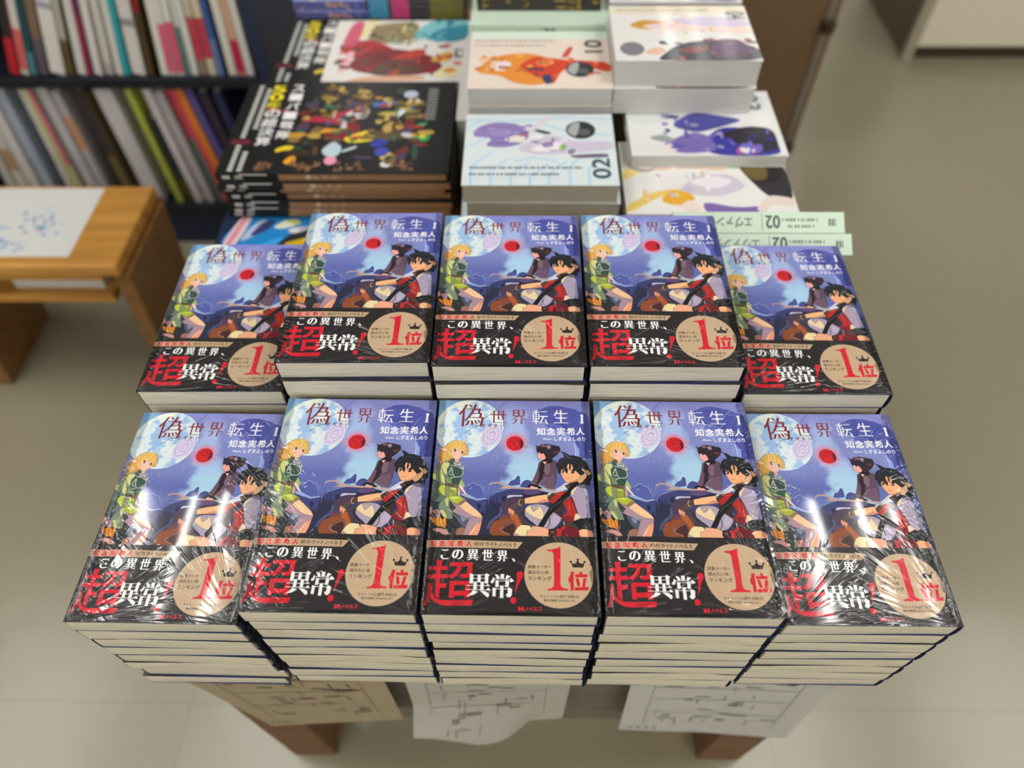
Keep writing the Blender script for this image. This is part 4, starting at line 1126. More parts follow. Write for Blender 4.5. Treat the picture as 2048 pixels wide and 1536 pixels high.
COV_ORANGE = circuit('F2D8C8', 2.2) + [P('DCEBDC', 0, 118, 182, 118, 182, 139, 0, 139), P('E0903C', 8, 36, 20, 62, 34, 76, 70, 84, 96, 76, 110, 54, 104, 14, 80, 6, 56, 14, 40, 30), P('F0E4E8', 28, 52, 40, 66, 56, 60, 50, 42, 34, 40),
    P('D2462E', 60, 48, 84, 76, 110, 70, 130, 66, 182, 62, 182, 34, 140, 56, 118, 40, 108, 8, 96, 20), P('F0A060', 84, 60, 104, 70, 112, 60, 96, 50), P('3A4468', 92, 30, 104, 34, 108, 14, 98, 8), P('CC5048', 118, 72, 130, 100, 136, 98, 128, 72), P('4A3A58', 70, 50, 96, 46, 100, 40, 76, 42)] + sticker(142, 44, 18) + dashes('9A8A80', 6, 112, 112, 4, 4) + dashes('9A8A80', 6, 100, 100, 4, 5) + [Tx('30343A', '01', 150, 84, 174, 116, -90)]
COV_ORANGE += blobs(53, 10, 34, 100, 80, 22, ['C8742C', 'F0AE5C', 'E8C8B0', 'B85A30'], 6) + blobs(54, 76, 30, 170, 70, 16, ['B83A2C', 'E66A48', '5A3A50', 'F08A60'], 5)
COV_INDIGO = [P('D8DCDC', 0, 60, 60, 74, 100, 70, 150, 90, 182, 100, 182, 139, 0, 139), P('4A4A92', 52, 62, 84, 92, 120, 84, 150, 74, 110, 56, 84, 46), P('36389A', 90, 30, 116, 60, 160, 56, 182, 28, 182, 0, 96, 0), P('7868AE', 40, 24, 80, 50, 100, 40, 108, 10, 70, 4, 44, 10),
    P('2A2434', 110, 44, 150, 62, 182, 56, 182, 10, 150, 8), P('A85A9C', 124, 2, 134, 22, 152, 24, 160, 6), El('ECE6F0', 142, 12, 9, 7), P('98A09E', 22, 36, 40, 44, 60, 32, 44, 26), P('ECE0E0', 34, 14, 48, 26, 60, 16, 50, 4)] + dashes('8A8E90', 8, 150, 124, 4.5, 7) + dashes('8A8E90', 8, 120, 112, 4.5, 8) + [Tx('50545A', '03', 150, 96, 176, 132, -90)]
COV_INDIGO += blobs(55, 44, 10, 116, 88, 18, ['5A58A8', '8A7CC0', '34347C', '9A98B8'], 6) + blobs(56, 100, 6, 178, 56, 14, ['24247A', '5048A8', '3A2A4A', '6A66C0'], 6)
COV_GOLD = [P('F2DC8C', 0, 60, 40, 92, 80, 96, 76, 110, 30, 104, 0, 80), P('E6C86A', 0, 0, 44, 34, 78, 40, 76, 48, 36, 42, 0, 16), P('E8CDB4', 24, 96, 60, 108, 110, 100, 140, 90, 120, 80, 80, 86, 40, 80), El('B0A4A0', 26, 92, 18, 14), El('EEDDD2', 30, 94, 12, 10), P('84B878', 120, 92, 138, 100, 152, 92, 140, 84), P('D4CCDC', 60, 40, 90, 72, 130, 76, 150, 50, 110, 30),
    P('F0ECF2', 74, 60, 110, 72, 136, 62, 110, 44), P('2A262C', 140, 100, 150, 70, 170, 30, 200, 20, 200, 106, 150, 108), P('6E5E34', 146, 86, 160, 104, 178, 96, 176, 64, 156, 62), El('F2F2F2', 156, 98, 8, 6), P('E0A830', 40, 24, 56, 44, 78, 40, 84, 26, 60, 14), P('EEDCD4', 60, 12, 76, 28, 90, 14, 80, 0), P('7A62A8', 90, 24, 130, 12, 160, 16, 160, 0, 92, 0), P('E8D8CE', 150, 10, 170, 36, 198, 30, 198, 14, 168, 18, 160, 0)]
COV_GOLD += blobs(57, 40, 30, 130, 100, 18, ['E4DCE8', 'C4BCD0', 'F4EEF0', 'DCC8B8'], 6) + blobs(58, 20, 10, 84, 44, 10, ['D8A040', 'F0C860', 'E8D4C0'], 5)
COV_PURPLE = [P('EADFC8', 0, 110, 182, 118, 182, 135, 0, 135), P('C89434', 20, 84, 40, 100, 70, 94, 70, 76, 40, 74), P('EED8CC', 36, 82, 60, 92, 110, 90, 182, 78, 182, 62, 110, 70, 60, 72), P('D6C8E0', 70, 100, 130, 108, 180, 96, 180, 80, 100, 84), P('2E2C34', 50, 4, 80, 40, 130, 52, 182, 30, 182, 0, 60, 0), P('5C3A62', 110, 10, 130, 52, 160, 50, 172, 16),
    P('7A3A3A', 74, 24, 100, 34, 120, 28, 96, 16), El('7C7882', 22, 28, 15, 16), P('E8BCA4', 34, 20, 54, 34, 66, 24, 50, 12), P('ECECEC', 44, 34, 70, 56, 90, 52, 64, 32)] + dashes('9A968E', 10, 130, 122, 4, 10) + [Tx('5A5A60', '04', 150, 100, 176, 120, -90)]
COV_PURPLE += blobs(59, 24, 60, 170, 104, 18, ['E0CCE0', 'D8B070', 'ECD8CC', 'C8B8D4'], 6) + blobs(60, 50, 4, 176, 50, 20, ['4A3048', '7A4A70', '2A2830', '9A5A5A'], 6)
COV_GREY = [P('9690A0', 0, 30, 182, 40, 182, 120, 0, 110), El('E8E6EA', 40, 60, 30, 22), P('6A6478', 90, 10, 140, 60, 182, 50, 182, 0)]

def pile(first, x, y, ztop, th, count, labels, group, jit, seed, cat='book', zbase=TABLE, step=None):
    """count copies of one volume from zbase up; labels from the top one down"""
    rnd = random.Random(seed); out = []
    for k in range(count):
        o = first if k == 0 else dup(first)
        dx, dy = (0, 0) if k == 0 else (rnd.uniform(-jit, jit), rnd.uniform(-jit * 1.2, jit * 0.4))
        o.location = (x + dx, y + dy + (step or 0) * k, ztop - (k + 1) * th + F)
        o.rotation_euler = (0, 0, 0 if k == 0 else rnd.uniform(-.012, .012))
        tag(o, labels(k), cat, group); out.append(o)
    return out
def nth(k): return ORD[k]

g_ = 'comic volumes in the pile behind the middle novels'
th = (-0.01 - TABLE) / 7
pile(comic('comic_volume', 0.18, 0.139, th - 0.0004, COV_BLUE, M_GREYPAGES, 'DCE6EA'), -0.066, 0.495, -0.01, th, 7,
     lambda k: 'white comic with pale blue line pattern, purple figure area and number 02' if k == 0 else f'comic with grey page edges, {nth(k)} from the top of the pile under the 02 volume', g_, 0.004, 2)
th = (0.012 - TABLE) / 8
pile(comic('comic_volume', 0.182, 0.139, th - 0.0004, COV_ORANGE, M_PALEPAGES, 'EADCD0'), -0.066, 0.655, 0.012, th, 8,
     lambda k: 'white comic with orange and red artwork and round dark sticker, behind the 02 volume' if k == 0 else f'comic with pale page edges, {nth(k)} from the top of the orange-covered pile', 'comic volumes in the orange-covered pile', 0.004, 5)
SP_GREEN = [Tx('46524E', '02', 100, 5, 116, 20, 180), P('8AA090', 96, 2, 97, 2, 97, 22, 96, 22)] + dashes('6A7A70', 118, 158, 13, 3.4, 21) + dashes('6A7A70', 124, 154, 6, 3.0, 22) + dashes('6A7A70', 168, 176, 8, 8, 23) + [Tx('5E6E66', 'エヴァンゲリオン', 8, 6, 86, 18, 180)]
GREEN = 'CDE2CF'
th = (0.018 - TABLE) / 8
pile(comic('comic_volume', 0.19, 0.139, th - 0.0004, [P(GREEN, 0, 0, 190, 0, 190, 139, 0, 139)], M_PALEPAGES, GREEN, SP_GREEN, mat=M_PRINT), -0.068, 0.80, 0.018, th, 8,
     lambda k: 'pale green spine of a comic behind the orange-covered volume' if k == 0 else f'comic with pale green spine, {nth(k)} from the top of the pile behind the orange one', 'comic volumes with pale green spines behind the orange pile', 0.003, 7)
# right-hand column
z0 = -0.043
th = (z0 - TABLE) / 6
pile(comic('comic_volume', 0.2, 0.139, th - 0.0004, COV_GOLD, M_PALEPAGES, 'EDEBE8'), 0.125, 0.485, z0, th, 6,
     lambda k: 'white comic with golden-haired artwork and brown round sticker, right of the 02 volume' if k == 0 else f'comic under the golden-haired volume, {nth(k)} from the top of that pile', 'comic volumes under the golden-haired cover', 0.002, 9, step=0.0145)
th = 0.0245
th = 0.0165
pile(comic('comic_volume', 0.19, 0.139, th - 0.0004, COV_INDIGO, M_PALEPAGES, 'E6E6E6'), 0.136, 0.573, -0.0265, th, 1,
     lambda k: 'white comic with indigo and purple artwork, behind the golden-haired volume' if k == 0 else f'comic under the indigo volume, {nth(k)} from the top of that pile', None, 0.002, 10)
th = 0.0340
pile(comic('comic_volume', 0.178, 0.135, th - 0.0005, COV_PURPLE, M_PALEPAGES, 'E8E6E2'), 0.1165, 0.665, 0.0425, th, 2,
     lambda k: 'thick comic with dark and purple artwork, on the right behind the indigo volume' if k == 0 else 'thick comic with pale page edges, directly under the dark and purple volume', 'thick comic volumes on the right', 0.002, 12, step=-0.004)
th = (0.030 - TABLE) / 7
pile(comic('comic_volume', 0.18, 0.135, th - 0.0005, COV_GREY, M_PALEPAGES, 'D8D6DA'), 0.122, 0.835, 0.030, th, 7,
     lambda k: 'comic with grey-violet cover at the far right end of the table' if k == 0 else f'comic with pale edges, {nth(k)} from the top of the grey-violet pile', 'comic volumes in the far right pile', 0.003, 13)
# support under the thick pair: a dark carton
tag(MB().box(0.18, 0.45, TABLE + F, 0.34, 0.484, -0.166 + F).build('carton', plain('flat_card', '8A7458', 0.8)), 'flat brown carton under the leaning pale green comics', 'carton')
tag(MB().box(0.12, 0.716, TABLE + F, 0.29, 0.796, -0.0265 + 0.0005 + F - 0.0001).build('carton', plain('card', '8A7458', 0.8)), 'plain brown carton under the thick comics at the right of the table', 'carton')

# two green-spined volumes leaning with their spines up, right of the rear novels
gv = comic('comic_volume', 0.185, 0.139, 0.0235, [P('E8EEE6', 0, 0, 185, 0, 185, 139, 0, 139)], M_PALEPAGES, GREEN, SP_GREEN, mat=M_PRINT)
for k, (px, py, pz) in enumerate(((0.1665, 0.425, -0.018), (0.1735, 0.404, -0.0302))):
    o = gv if k == 0 else dup(gv)
    o.location = (px, py, pz + F); o.rotation_euler = (math.radians(-60), 0, 0)
    tag(o, ['upper pale green comic spine with upside-down 02, leaning behind the rightmost rear novel', 'lower pale green comic spine, partly hidden by the rightmost rear novel'][k], 'book', 'leaning comics with pale green spines')

MAG = []
for (x, y0, y1) in ((14, 6, 60), (26, 6, 44), (15, 76, 196), (27, 96, 190)): MAG += [P('C8C8C4', x, y, x + 6.5, y, x + 6.5, y + 5, x, y + 5) for y in range(y0, y1, 7)]
MAG += [P('6A2A34', 6, 62, 30, 62, 30, 72, 6, 72), P('8E2E40', 34, 140, 80, 128, 80, 134, 34, 148)]
for i, ch in enumerate('50年'): MAG.append(Tx('F2E22C', ch, 34, 182 - i * 20, 54, 200 - i * 20))
for i, ch in enumerate('の超決算'): MAG.append(Tx('F4F4F2', ch, 36, 122 - i * 21, 57, 141 - i * 21))
for i, ch in enumerate('スーパー戦隊'): MAG.append(Tx('F4F4F2', ch, 62, 184 - i * 22, 80, 202 - i * 22))
MAG += [P('B02844', 84, 118, 120, 126, 150, 140, 168, 150, 176, 126, 150, 104, 130, 110, 96, 112), P('7C1E24', 120, 74, 140, 100, 170, 112, 172, 80, 150, 66), P('E09A28', 110, 92, 150, 104, 156, 96, 116, 84), P('E6D22C', 150, 76, 190, 98, 196, 70, 160, 64), P('D84A2C', 158, 80, 192, 82, 192, 76, 160, 72), P('1E8458', 190, 82, 240, 84, 262, 78, 262, 72, 220, 76, 190, 76), El('2E9A5A', 258, 78, 8, 10), El('E2C42C', 256, 80, 4, 5), P('2C3CA0', 186, 60, 206, 88, 214, 66, 200, 54), P('4C78D0', 176, 150, 200, 162, 216, 158, 200, 146),
    P('D8E2E6', 146, 130, 166, 150, 180, 140, 176, 120, 150, 122), P('BCD2DA', 126, 50, 140, 70, 154, 56, 150, 36, 134, 36), El('E89AB8', 142, 28, 8, 9), P('C8D8DE', 152, 48, 172, 60, 172, 54, 154, 44), P('DCE4EE', 210, 130, 222, 146, 232, 140, 216, 118), El('C2C8DC', 232, 178, 10, 9), El('E6D4BC', 238, 160, 9, 8), P('E8CE2A', 66, 52, 80, 60, 96, 56, 96, 46, 80, 50, 68, 44), P('E6A22A', 80, 24, 94, 44, 98, 26, 90, 18), El('DCC064', 214, 36, 9, 9), El('3A48A8', 206, 46, 9, 10), El('E0E2E2', 214, 20, 7, 6), P('2E9A68', 236, 96, 250, 110, 262, 112, 252, 98)]
MAG += blobs(14, 84, 30, 250, 190, 46, ['5A4628', '7A6232', '3A2E20', '6A2A24', '4A3A5A', '2E4A3A'], 12) + blobs(15, 86, 60, 262, 190, 40, ['8A7038', 'A03038', '3E5A9A', 'B89A4A', '2E7A54', 'C8C8CC', 'C89030'], 8) + blobs(4, 112, 120, 180, 196, 44, ['8A6E30', '6E5628', 'A0843C', '54421F', 'B89A4A', '33291A'], 6) + blobs(6, 190, 100, 250, 170, 24, ['5A4A2A', '8A7640', 'C0A858'], 7) + blobs(8, 90, 60, 240, 100, 10, ['2E6A4C', '8E2430', 'D0B83A'], 5)
for (x0, x1) in ((48, 66), (92, 128), (150, 184), (212, 250)): MAG += blobs(int(x0), x0, 8, x1, 26, 16, ['7A5A3E', '8A6A4A', '6A4A32'], 4)
for i in range(11): MAG += [P('8A8A86', 256, 118 + i * 7, 270, 118 + i * 7, 270, 122 + i * 7, 256, 122 + i * 7)]
SPM = [P('A07C5C', 80, 0, 292, 0, 292, 9, 80, 9), P('C8C8C4', 8, 2, 18, 2, 18, 7, 8, 7), P('A8A8A4', 24, 2, 34, 2, 34, 7, 24, 7), P('D8D8D4', 30, 7.6, 66, 7.6, 66, 9.4, 30, 9.4), El('D8C8B0', 118, 5, 4, 3), P('B89A80', 124, 2, 130, 2, 130, 7, 124, 7), P('B89A80', 136, 2, 142, 2, 142, 7, 136, 7), P('B89A80', 148, 2, 154, 2, 154, 7, 148, 7)]
th = 0.0100
mg = comic('magazine', 0.294, 0.21, th - 0.0003, MAG, M_GREYPAGES, '1E1D1E', SPM, mat=M_PRINT)
pile(mg, -0.385, 0.578, -0.058, th, 7, lambda k: 'black magazine with crowded colourful artwork, white and yellow lettering, at the front of its pile' if k == 0 else f'black and brown magazine spine, {nth(k)} from the top of the front magazine pile', 'magazines in the front pile', 0.005, 15, 'magazine', -0.128)
th = (-0.076 - TABLE) / 11
pile(dup(mg), -0.376, 0.795, -0.076, th, 11, lambda k: 'black magazine lying half under the white-bordered art book' if k == 0 else f'black magazine, {nth(k)} from the top of the pile under the art book', 'magazines in the rear pile', 0.003, 16, 'magazine')
# blue books the front magazines lie on
BLUE = [P('1E84C8', 0, 0, 90, 0, 160, 139, 30, 139), P('E4C8CC', 8, 0, 30, 0, 44, 139, 26, 139), P('D8909C', 14, 10, 24, 10, 36, 130, 28, 130), P('B8C0DC', 34, 20, 60, 60, 72, 110, 56, 120, 40, 70), P('383C70', 44, 40, 70, 70, 80, 120, 60, 110), P('EFF0D8', 76, 84, 92, 118, 112, 116, 108, 90, 90, 78), P('C8CC6C', 90, 112, 108, 122, 118, 104, 112, 96), P('38A0E8', 60, 0, 84, 40, 100, 44, 84, 0), P('2A2C30', 84, 0, 110, 70, 150, 90, 170, 0), P('B8B4C4', 96, 66, 112, 90, 134, 88, 120, 62), El('E0E2E6', 110, 72, 7, 8), P('D8B020', 100, 20, 128, 40, 150, 46, 156, 30, 130, 10, 104, 8), P('E8C828', 120, 30, 140, 56, 150, 52, 140, 26), P('B8B4AE', 150, 40, 180, 100, 230, 110, 230, 0, 172, 0), P('C83828', 150, 0, 160, 18, 176, 24, 180, 0)]
BLUE = [(e[0], e[1], [v * 0.46 + 220 if i % 2 else v * 0.9 for i, v in enumerate(e[2])]) if e[0] == 'p' else ('e', e[1], e[2] * 0.9, e[3] * 0.46 + 22, e[4], e[5] * 0.7) for e in BLUE]
th = (-0.1285 - TABLE) / 3
pile(comic('art_book', 0.23, 0.29, th - 0.0004, BLUE, M_PALEPAGES, '1B2A48', mat=M_PRINT), -0.395, 0.498, -0.1285, th, 3, lambda k: 'blue art book with yellow and white shapes, poking out under the black magazines' if k == 0 else f'art book, {nth(k)} from the top of the blue pile under the magazines', 'art books under the front magazines', 0.002, 18)
# white-bordered art book with a painted cover
ARTB = [P('E6E2DE', 0, 0, 212, 0, 212, 190, 0, 190), P('2E8AA0', 130, 122, 150, 170, 208, 172, 208, 120, 180, 108), P('7CC0C8', 120, 118, 134, 160, 160, 176, 208, 176, 208, 166, 160, 150, 140, 116), P('E8DCA8', 36, 120, 44, 176, 70, 180, 64, 130), P('8A7A54', 50, 116, 64, 168, 130, 172, 128, 120, 90, 104), P('A8202C', 10, 86, 30, 112, 60, 118, 90, 98, 110, 72, 90, 40, 60, 52), P('7A2028', 30, 44, 60, 92, 110, 90, 160, 70, 180, 30, 120, 14, 50, 24), P('B83A34', 90, 60, 130, 92, 150, 84, 130, 56), P('5A4238', 60, 20, 90, 60, 130, 62, 150, 30, 110, 12), P('D8B03C', 150, 56, 176, 84, 190, 78, 182, 52), P('B82430', 156, 66, 188, 74, 186, 64), P('F0E6B4', 158, 14, 176, 44, 200, 40, 196, 8), P('E08A2C', 172, 28, 184, 38, 196, 34, 188, 24), P('D8A88C', 30, 0, 60, 14, 150, 18, 150, 4, 60, 0), P('C8506C', 14, 96, 24, 170, 44, 176, 40, 100), P('E8B8C0', 18, 20, 28, 84, 40, 88, 34, 30), P('282628', 190, 90, 204, 90, 204, 66, 190, 66), P('F0EEEE', 194, 86, 200, 86, 200, 72, 194, 72), P('D87880', 188, 56, 206, 54, 206, 44, 190, 46)]
ARTB += blobs(61, 50, 104, 130, 170, 26, ['6A5A3A', 'A8945C', '4A4234', 'C8B878', '98A088'], 7) + blobs(62, 14, 20, 176, 100, 46, ['8A1C28', 'C03A3C', '6A3430', 'D86A48', '4A2A28', 'B04A30'], 7) + blobs(63, 130, 110, 206, 172, 14, ['3A98B0', '66B8C0', '2A7A94'], 7)
o = comic('art_book', 0.212, 0.176, 0.012, ARTB, M_PALEPAGES, 'E4E2E0', mat=M_PRINT)
o.location = (-0.289, 0.797, -0.0759 + F); tag(o, 'white-bordered art book with red and teal painted cover, on the rear magazines', 'book')
o = comic('booklet', 0.016, 0.21, 0.125, [], M_PALEPAGES, 'E6E4E2')
o.location = (-0.0875, 0.70, TABLE + F + 0.0001); tag(o, 'slim white booklet standing on edge between magazines and comics', 'book')
# slim volumes with colour-barred spines, far end of the table
SPB = [P('3E9AC8', 0, 0, 32, 0, 32, 7, 0, 7), P('D83484', 38, 0, 66, 0, 66, 7, 38, 7), P('3A3A40', 70, 0, 98, 0, 98, 7, 70, 7), P('A8A02C', 100, 2, 154, 2, 154, 5.4, 100, 5.4), P('C4C4C0', 0, 6.3, 154, 6.3, 154, 7, 0, 7)]
bar = comic('slim_volume', 0.154, 0.11, 0.0072, [P('2C2C30', 0, 0, 154, 0, 154, 110, 0, 110)], M_PALEPAGES, '34343A', SPB)
pile(bar, -0.248, 1.012, TABLE + 19 * 0.0075, 0.0075, 19, lambda k: f'slim volume with cyan, magenta and yellow spine bars, {nth(k)} from the top' if k < 11 else 'slim volume with colour-barred spine, low in its pile', 'slim volumes with colour-barred spines', 0.001, 20)
VIO = [P('8890CC', 0, 0, 116, 0, 116, 140, 0, 140)] + blobs(30, 10, 10, 100, 130, 14, ['C8B8C8', '5A6AB0', 'D8C8A8', '3A4A90'], 16)
th = (-0.052 - TABLE) / 9
pile(comic('art_book', 0.116, 0.14, th - 0.0004, VIO, M_PALEPAGES, '5A5C92', blobs(33, 6, 2, 110, 12, 12, ['B8A8B8', '4A5AA0', '8898C8', 'C89A78'], 5)), -0.368, 1.012, -0.052, th, 9, lambda k: 'violet-blue book at the far left end of the table' if k == 0 else f'book with violet spine, {nth(k)} from the top at the far left of the table', 'violet books at the far left of the table', 0.003, 22)
DKB = blobs(40, 6, 4, 170, 130, 40, ['6A5432', '8A7440', '3A3430', 'B09038'], 10)
th = 0.0092
pile(comic('art_book', 0.17, 0.10, th - 0.0004, DKB, M_PALEPAGES, '3A3634', blobs(41, 6, 2, 164, 16, 16, ['6A5432', '8A7440', 'A88A30'], 4)), -0.06, 0.837, 0.0182 + 2 * th, th, 2, lambda k: ['upper dark brown book with gold flecks, lying on the green-spined comics', 'lower dark brown book with gold flecks, lying on the green-spined comics'][k], 'dark brown books on the green-spined comics', 0.001, 24)

# ---------------------------------------------------------------- bookcase with upright books
M_NAVY = plain('navy_laminate', '1C2A48', 0.45)
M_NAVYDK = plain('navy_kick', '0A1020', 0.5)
SY = 1.156
t = empty('bookcase', (0, 0, -F))
MB().box(-0.514, SY, 0, -0.490, SY + 0.36, 1.6).build('side_panel', M_NAVY, t, 0.001)
MB().box(-1.75, SY, 0, -1.724, SY + 0.36, 1.6).build('side_panel', M_NAVY, t, 0.001)
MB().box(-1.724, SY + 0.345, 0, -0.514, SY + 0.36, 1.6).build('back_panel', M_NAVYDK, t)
MB().box(-1.724, SY + 0.004, 0, -0.514, SY + 0.02, 0.092).build('kick_board', plain('navy_plinth', '14203E', 0.5), t)
for z in (0.092, 0.409, 0.78):
    MB().box(-1.724, SY, z, -0.514, SY + 0.345, z + 0.02).build('shelf_board', M_NAVYDK, t, 0.001)
tag(t, 'navy bookcase filled with upright books, behind the wooden bench', 'bookcase')

def upright(x, zb, w, h, d, lean, col, band, label, group, pivot='r', y=SY + 0.012):
    """a book standing on a shelf, spine towards us, leaning sideways by lean degrees (positive: top to the right)"""
    t = empty('shelved_book')
    a = math.radians(lean)
    mb = MB(); e = 0.0012
    x0, x1 = (-w, 0) if lean > 0 else (0, w)
    mb.box(x0, 0, 0, x0 + e, d, h, col); mb.box(x1 - e, 0, 0, x1, d, h, col); mb.box(x0 + e, 0, 0, x1 - e, e, h, col)
    for (f0, f1, c2) in band:
        mb.face([(x0 + 0.0002, -0.0002, h * f0), (x1 - 0.0002, -0.0002, h * f0), (x1 - 0.0002, -0.0002, h * f1), (x0 + 0.0002, -0.0002, h * f1)], c2)
    mb.build('cover', M_PRINT, t)
    MB().box(x0 + e, e, 0.002, x1 - e, d - 0.003, h - 0.002).build('page_block', M_PALEPAGES, t)
    t.location = (x + (w / 2 if lean > 0 else -w / 2), y, zb + F); t.rotation_euler = (0, a, 0)
    tag(t, label, 'book', group)
    return t
UPB = [(-1.0, .0191, 20.8, 'B02434', [(0.32, 1, '2A2A2C')], 'red and black'), (-.979, .0164, 20.4, 'C8C6C2', [(0.04, .38, 'C8605E')], 'white and salmon'), (-.962, .015, 19.9, '1C4A52', [(0, .2, '4A7A88')], 'dark teal'), (-.942, .0191, 18.3, '7A6454', [(0, .3, '5A5460')], 'brown and grey'), (-.913, .0314, 20.1, 'D8D6D2', [(.55, .6, '9A9AA8')], 'wide white'),
       (-.889, .0164, 20, '5A4C30', [(.3, .98, 'A8A49C')], 'olive and grey'), (-.865, .0177, 17.4, 'CECCC8', [], 'white'), (-.85, .0136, 19.1, '3A3C70', [(0, .5, '8A2A44'), (.5, 1, '6A3050')], 'navy and maroon'), (-.832, .0164, 18.4, 'D2D0CC', [], 'white'), (-.81, .0164, 20, 'C8C6BE', [(0, .1, 'A8A49C')], 'ivory'), (-.79, .015, 17.4, 'CCCCC8', [], 'white'), (-.776, .0136, 16.3, '2E9AA6', [], 'cyan'), (-.751, .0286, 16.5, 'D0CECA', [(.4, .46, '8A8A90')], 'broad white'),
       (-.728, .0136, 16.8, '4A3A22', [(.5, 1, '8A1E28')], 'dark brown and red'), (-.7, .015, 15.2, 'D8D4CC', [], 'cream'), (-.685, .0163, 16.4, 'D6D4CE', [(.02, .42, 'D05A76')], 'white and pink'), (-.668, .0158, 16.3, 'D6D4CE', [(.02, .44, 'CC5474')], 'white and rose'), (-.652, .0109, 15.6, '5E7C78', [(.4, 1, 'C8C8C4')], 'grey-green'), (-.639, .015, 15.1, 'D2D2CE', [], 'white'), (-.622, .0163, 14.5, '8A7A6E', [(.12, .44, 'B83A52'), (.46, 1, 'BEB6A2')], 'beige with red label'), (-.604, .0177, 13.5, 'C8BEA0', [(.14, .46, 'B43C50')], 'cream with red label'),
       (-.588, .013, 12.1, '3A5A98', [(0, .3, '6A7AAC')], 'blue'), (-.564, .0176, 8.3, 'D6D2C8', [], 'cream'), (-.546, .0176, 6.3, 'C8A088', [(.02, .28, 'B8244C'), (.6, 1, '3A3030')], 'tan with magenta foot'), (-.529, .0163, 5, 'DAD8D4', [], 'white')]
def uniq(txt, prev, row):
    return f'{txt} spine just right of the {prev} one, {row} shelf' if prev else f'{txt} spine at the left end of the visible {row} shelf'
prev = None
rnd = random.Random(8)
for i, (x, w, lean, col, band, name) in enumerate(UPB):
    h = rnd.uniform(0.242, 0.256); lean = 20.0 - 0.74 * i
    upright(x - 0.006, -0.2708, w * 0.84, h, 0.18, lean, col, band, uniq(name, prev, 'upper'), 'books on the upper shelf')
    prev = name
LOB = [(-1.172, .022, 10, .29, 'B8B4AC', [], 'stone-coloured'), (-1.145, .024, 10, .29, 'C6C2BC', [(0.3, .5, 'A88A6A')], 'ivory and tan'), (-1.117, .026, 13.1, .288, 'C8C4C0', [], 'off-white'), (-1.085, .024, 9.4, .29, '9AA4B4', [], 'bluish grey'), (-1.036, .012, 2.5, .285, 'C8C8C0', [], 'pale'), (-1.0225, .009, 2.5, .285, 'C6C27A', [], 'yellow'), (-1.011, .009, 2.9, .285, 'B8BA9A', [(.35, 1, 'CC4A88')], 'magenta-topped'), (-.982, .024, 3, .295, 'B8B4B8', [], 'pale grey'), (-.955, .021, 4.8, .28, 'A8A4A8', [(.5, .8, 'B88A6A')], 'grey and tan'),
       (-.902, .0185, -2.6, .285, '6E5F3E', [(.45, 1, '3A3434')], 'dark and olive'), (-.848, .040, -6.9, .285, 'C8C4C6', [(0, .05, '8A2A3A')], 'broad white'), (-.793, .0155, -7.8, .285, 'A8B04E', [], 'yellow-green'), (-.767, .0125, -7.1, .22, '2A2C3C', [(0, .3, '5A4A22')], 'short black'), (-.748, .0185, -4.8, .285, 'CCC4C8', [], 'pinkish white'), (-.722, .0215, -4.3, .28, 'B0A8AC', [], 'mauve grey'), (-.697, .012, -4.5, .285, '5A7268', [(.6, 1, 'A83A48')], 'green and red'), (-.683, .0118, -5.5, .285, 'C85058', [], 'coral'), (-.667, .0174, -6.1, .285, 'D87C34', [], 'orange'), (-.645, .0172, -5.2, .285, '5A5490', [], 'violet'), (-.622, .02, -4.5, .28, '3A3040', [], 'dark plum'), (-.597, .02, -4, .28, '2E3450', [], 'dark blue')]
prev = None
for i, (x, w, lean, h, col, band, name) in enumerate(LOB):
    lean = 7.0 - 0.72 * i if i < 18 else -6.0 + 0.8 * (i - 18)
    upright(x, -0.5878, w * 0.9, h, 0.19, lean, col, band, uniq(name, prev, 'lower'), 'books on the lower shelf', y=SY + 0.014)
    prev = name

# ---------------------------------------------------------------- wooden bench with a printed sheet
t = empty('bench', (0, 0, -F))
MB().box(-1.42, 0.712, 0.325, -0.686, 0.926, 0.35).build('seat_top', M_WOOD, t, 0.004)
MB().box(-1.38, 0.732, 0.296, -0.735, 0.75, 0.325).build('apron_rail', M_WOOD, t, 0.002)
MB().box(-1.36, 0.728, 0.244, -0.735, 0.905, 0.264).build('lower_shelf', M_WOOD, t, 0.002)
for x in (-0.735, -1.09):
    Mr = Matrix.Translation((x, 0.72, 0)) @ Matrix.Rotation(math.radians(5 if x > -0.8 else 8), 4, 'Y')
    MB().box(0, 0, 0.003, 0.03, 0.198, 0.3255, M=Mr).build('side_panel', M_WOOD_SHADED, t, 0.003)
tag(t, 'low golden wooden bench in front of the navy bookcase', 'bench')
mb = MB(); zz = -0.35 + 0.0006 + F
mb.box(-1.08, 0.735, zz - 0.0004, -0.775, 0.918, zz, 'D6D6D4')
sh = Sheet(mb, zz + 0.0001, 2e-5)
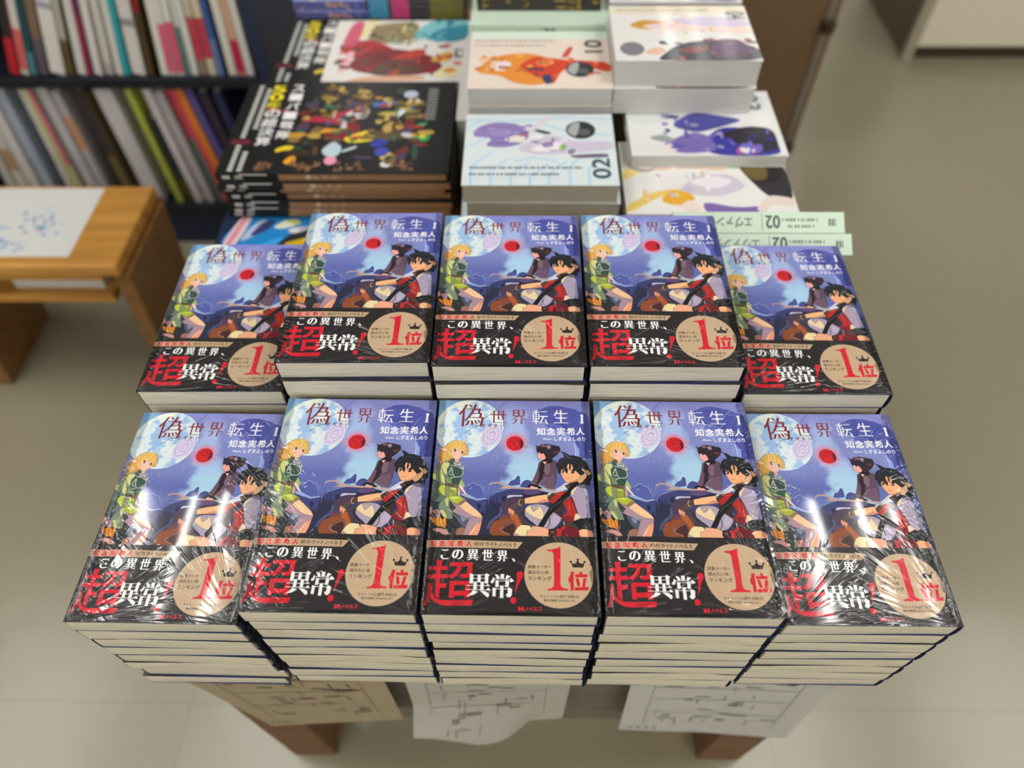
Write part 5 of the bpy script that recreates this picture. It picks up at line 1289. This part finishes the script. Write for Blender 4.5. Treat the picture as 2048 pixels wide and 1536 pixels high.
sh.items([P('8EB4D0', -1075, 800, -905, 806, -905, 812, -1075, 812)] + [e for k in range(46) for e in [P(random.Random(k).choice(('7AA8CC', '4A88B8', 'A8C4D8', '8A94B0', 'B8CCD8')), *(lambda cx, cy, r: (cx - r, cy, cx, cy - r * .7, cx + r, cy + r * .2, cx, cy + r * .8))(*((random.Random(k + 90).gauss(-862, 22), random.Random(k + 50).gauss(822, 20), 6) if k < 26 else (random.Random(k + 90).gauss(-885, 18), random.Random(k + 50).gauss(765, 10), 5))))]])
tag(mb.build('printed_sheet', M_MATTE), 'white printed sheet with blue drawings lying on the wooden bench', 'poster')
tag(MB().box(-0.915, 0.745, 0.2645, -0.752, 0.895, 0.287).build('paper_bundle', plain('bundle_paper', 'C8C6C0', 0.8)), 'pale bundle of paper on the lower shelf of the bench', 'paper')

# ---------------------------------------------------------------- brown panel and white cabinet at the right
t = empty('room_divider', (0, 0, -F))
MB().box(-0.1, 1.512, 0.052, 0.70, 1.53, 0.92).build('board', plain('brown_board', '6A5338', 0.6), t, 0.002)
M_STEEL = plain('dull_steel', '8A8478', 0.45, 0.5, 0.6)
MB().box(0.70, 1.508, 0, 0.718, 1.534, 0.95).build('post', M_STEEL, t, 0.001)
MB().box(0.718, 1.508, 0, 0.725, 1.534, 0.95).build('edge_strip', plain('brown_edge', '6A3E20', 0.5), t)
MB().box(-0.12, 1.508, 0, -0.1, 1.534, 0.95).build('post', M_STEEL, t, 0.001)
for z in (0.03, 0.355, 0.88):
    MB().cyl((0.709, 1.50, z - 0.012), (0.709, 1.50, z + 0.012), 0.016, n=18).build('clamp', plain('dark_clamp', '3A2818', 0.5), t)
tag(t, 'brown divider board on a steel post behind the right end of the table', 'divider')

t = empty('cabinet', (1.168, 1.982, -F))
M_WHITE = plain('white_laminate', 'E4DDCA', 0.5)
MB().box(0.03, 0, 0.045, 1.3, 0.42, 1.0).build('body', M_WHITE, t, 0.002)
MB().box(0.03, 0.02, 0, 1.3, 0.40, 0.045).build('toe_kick', plain('dark_kick', '3A3224', 0.6), t)
MB().box(0.0, -0.004, 0, 0.03, 0.012, 1.0).build('edge_strip', plain('strip', 'A39A88', 0.5), t, 0.001)
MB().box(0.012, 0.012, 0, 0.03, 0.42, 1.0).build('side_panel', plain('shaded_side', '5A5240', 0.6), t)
tag(t, 'white low cabinet with dark toe kick standing at the right', 'cabinet')
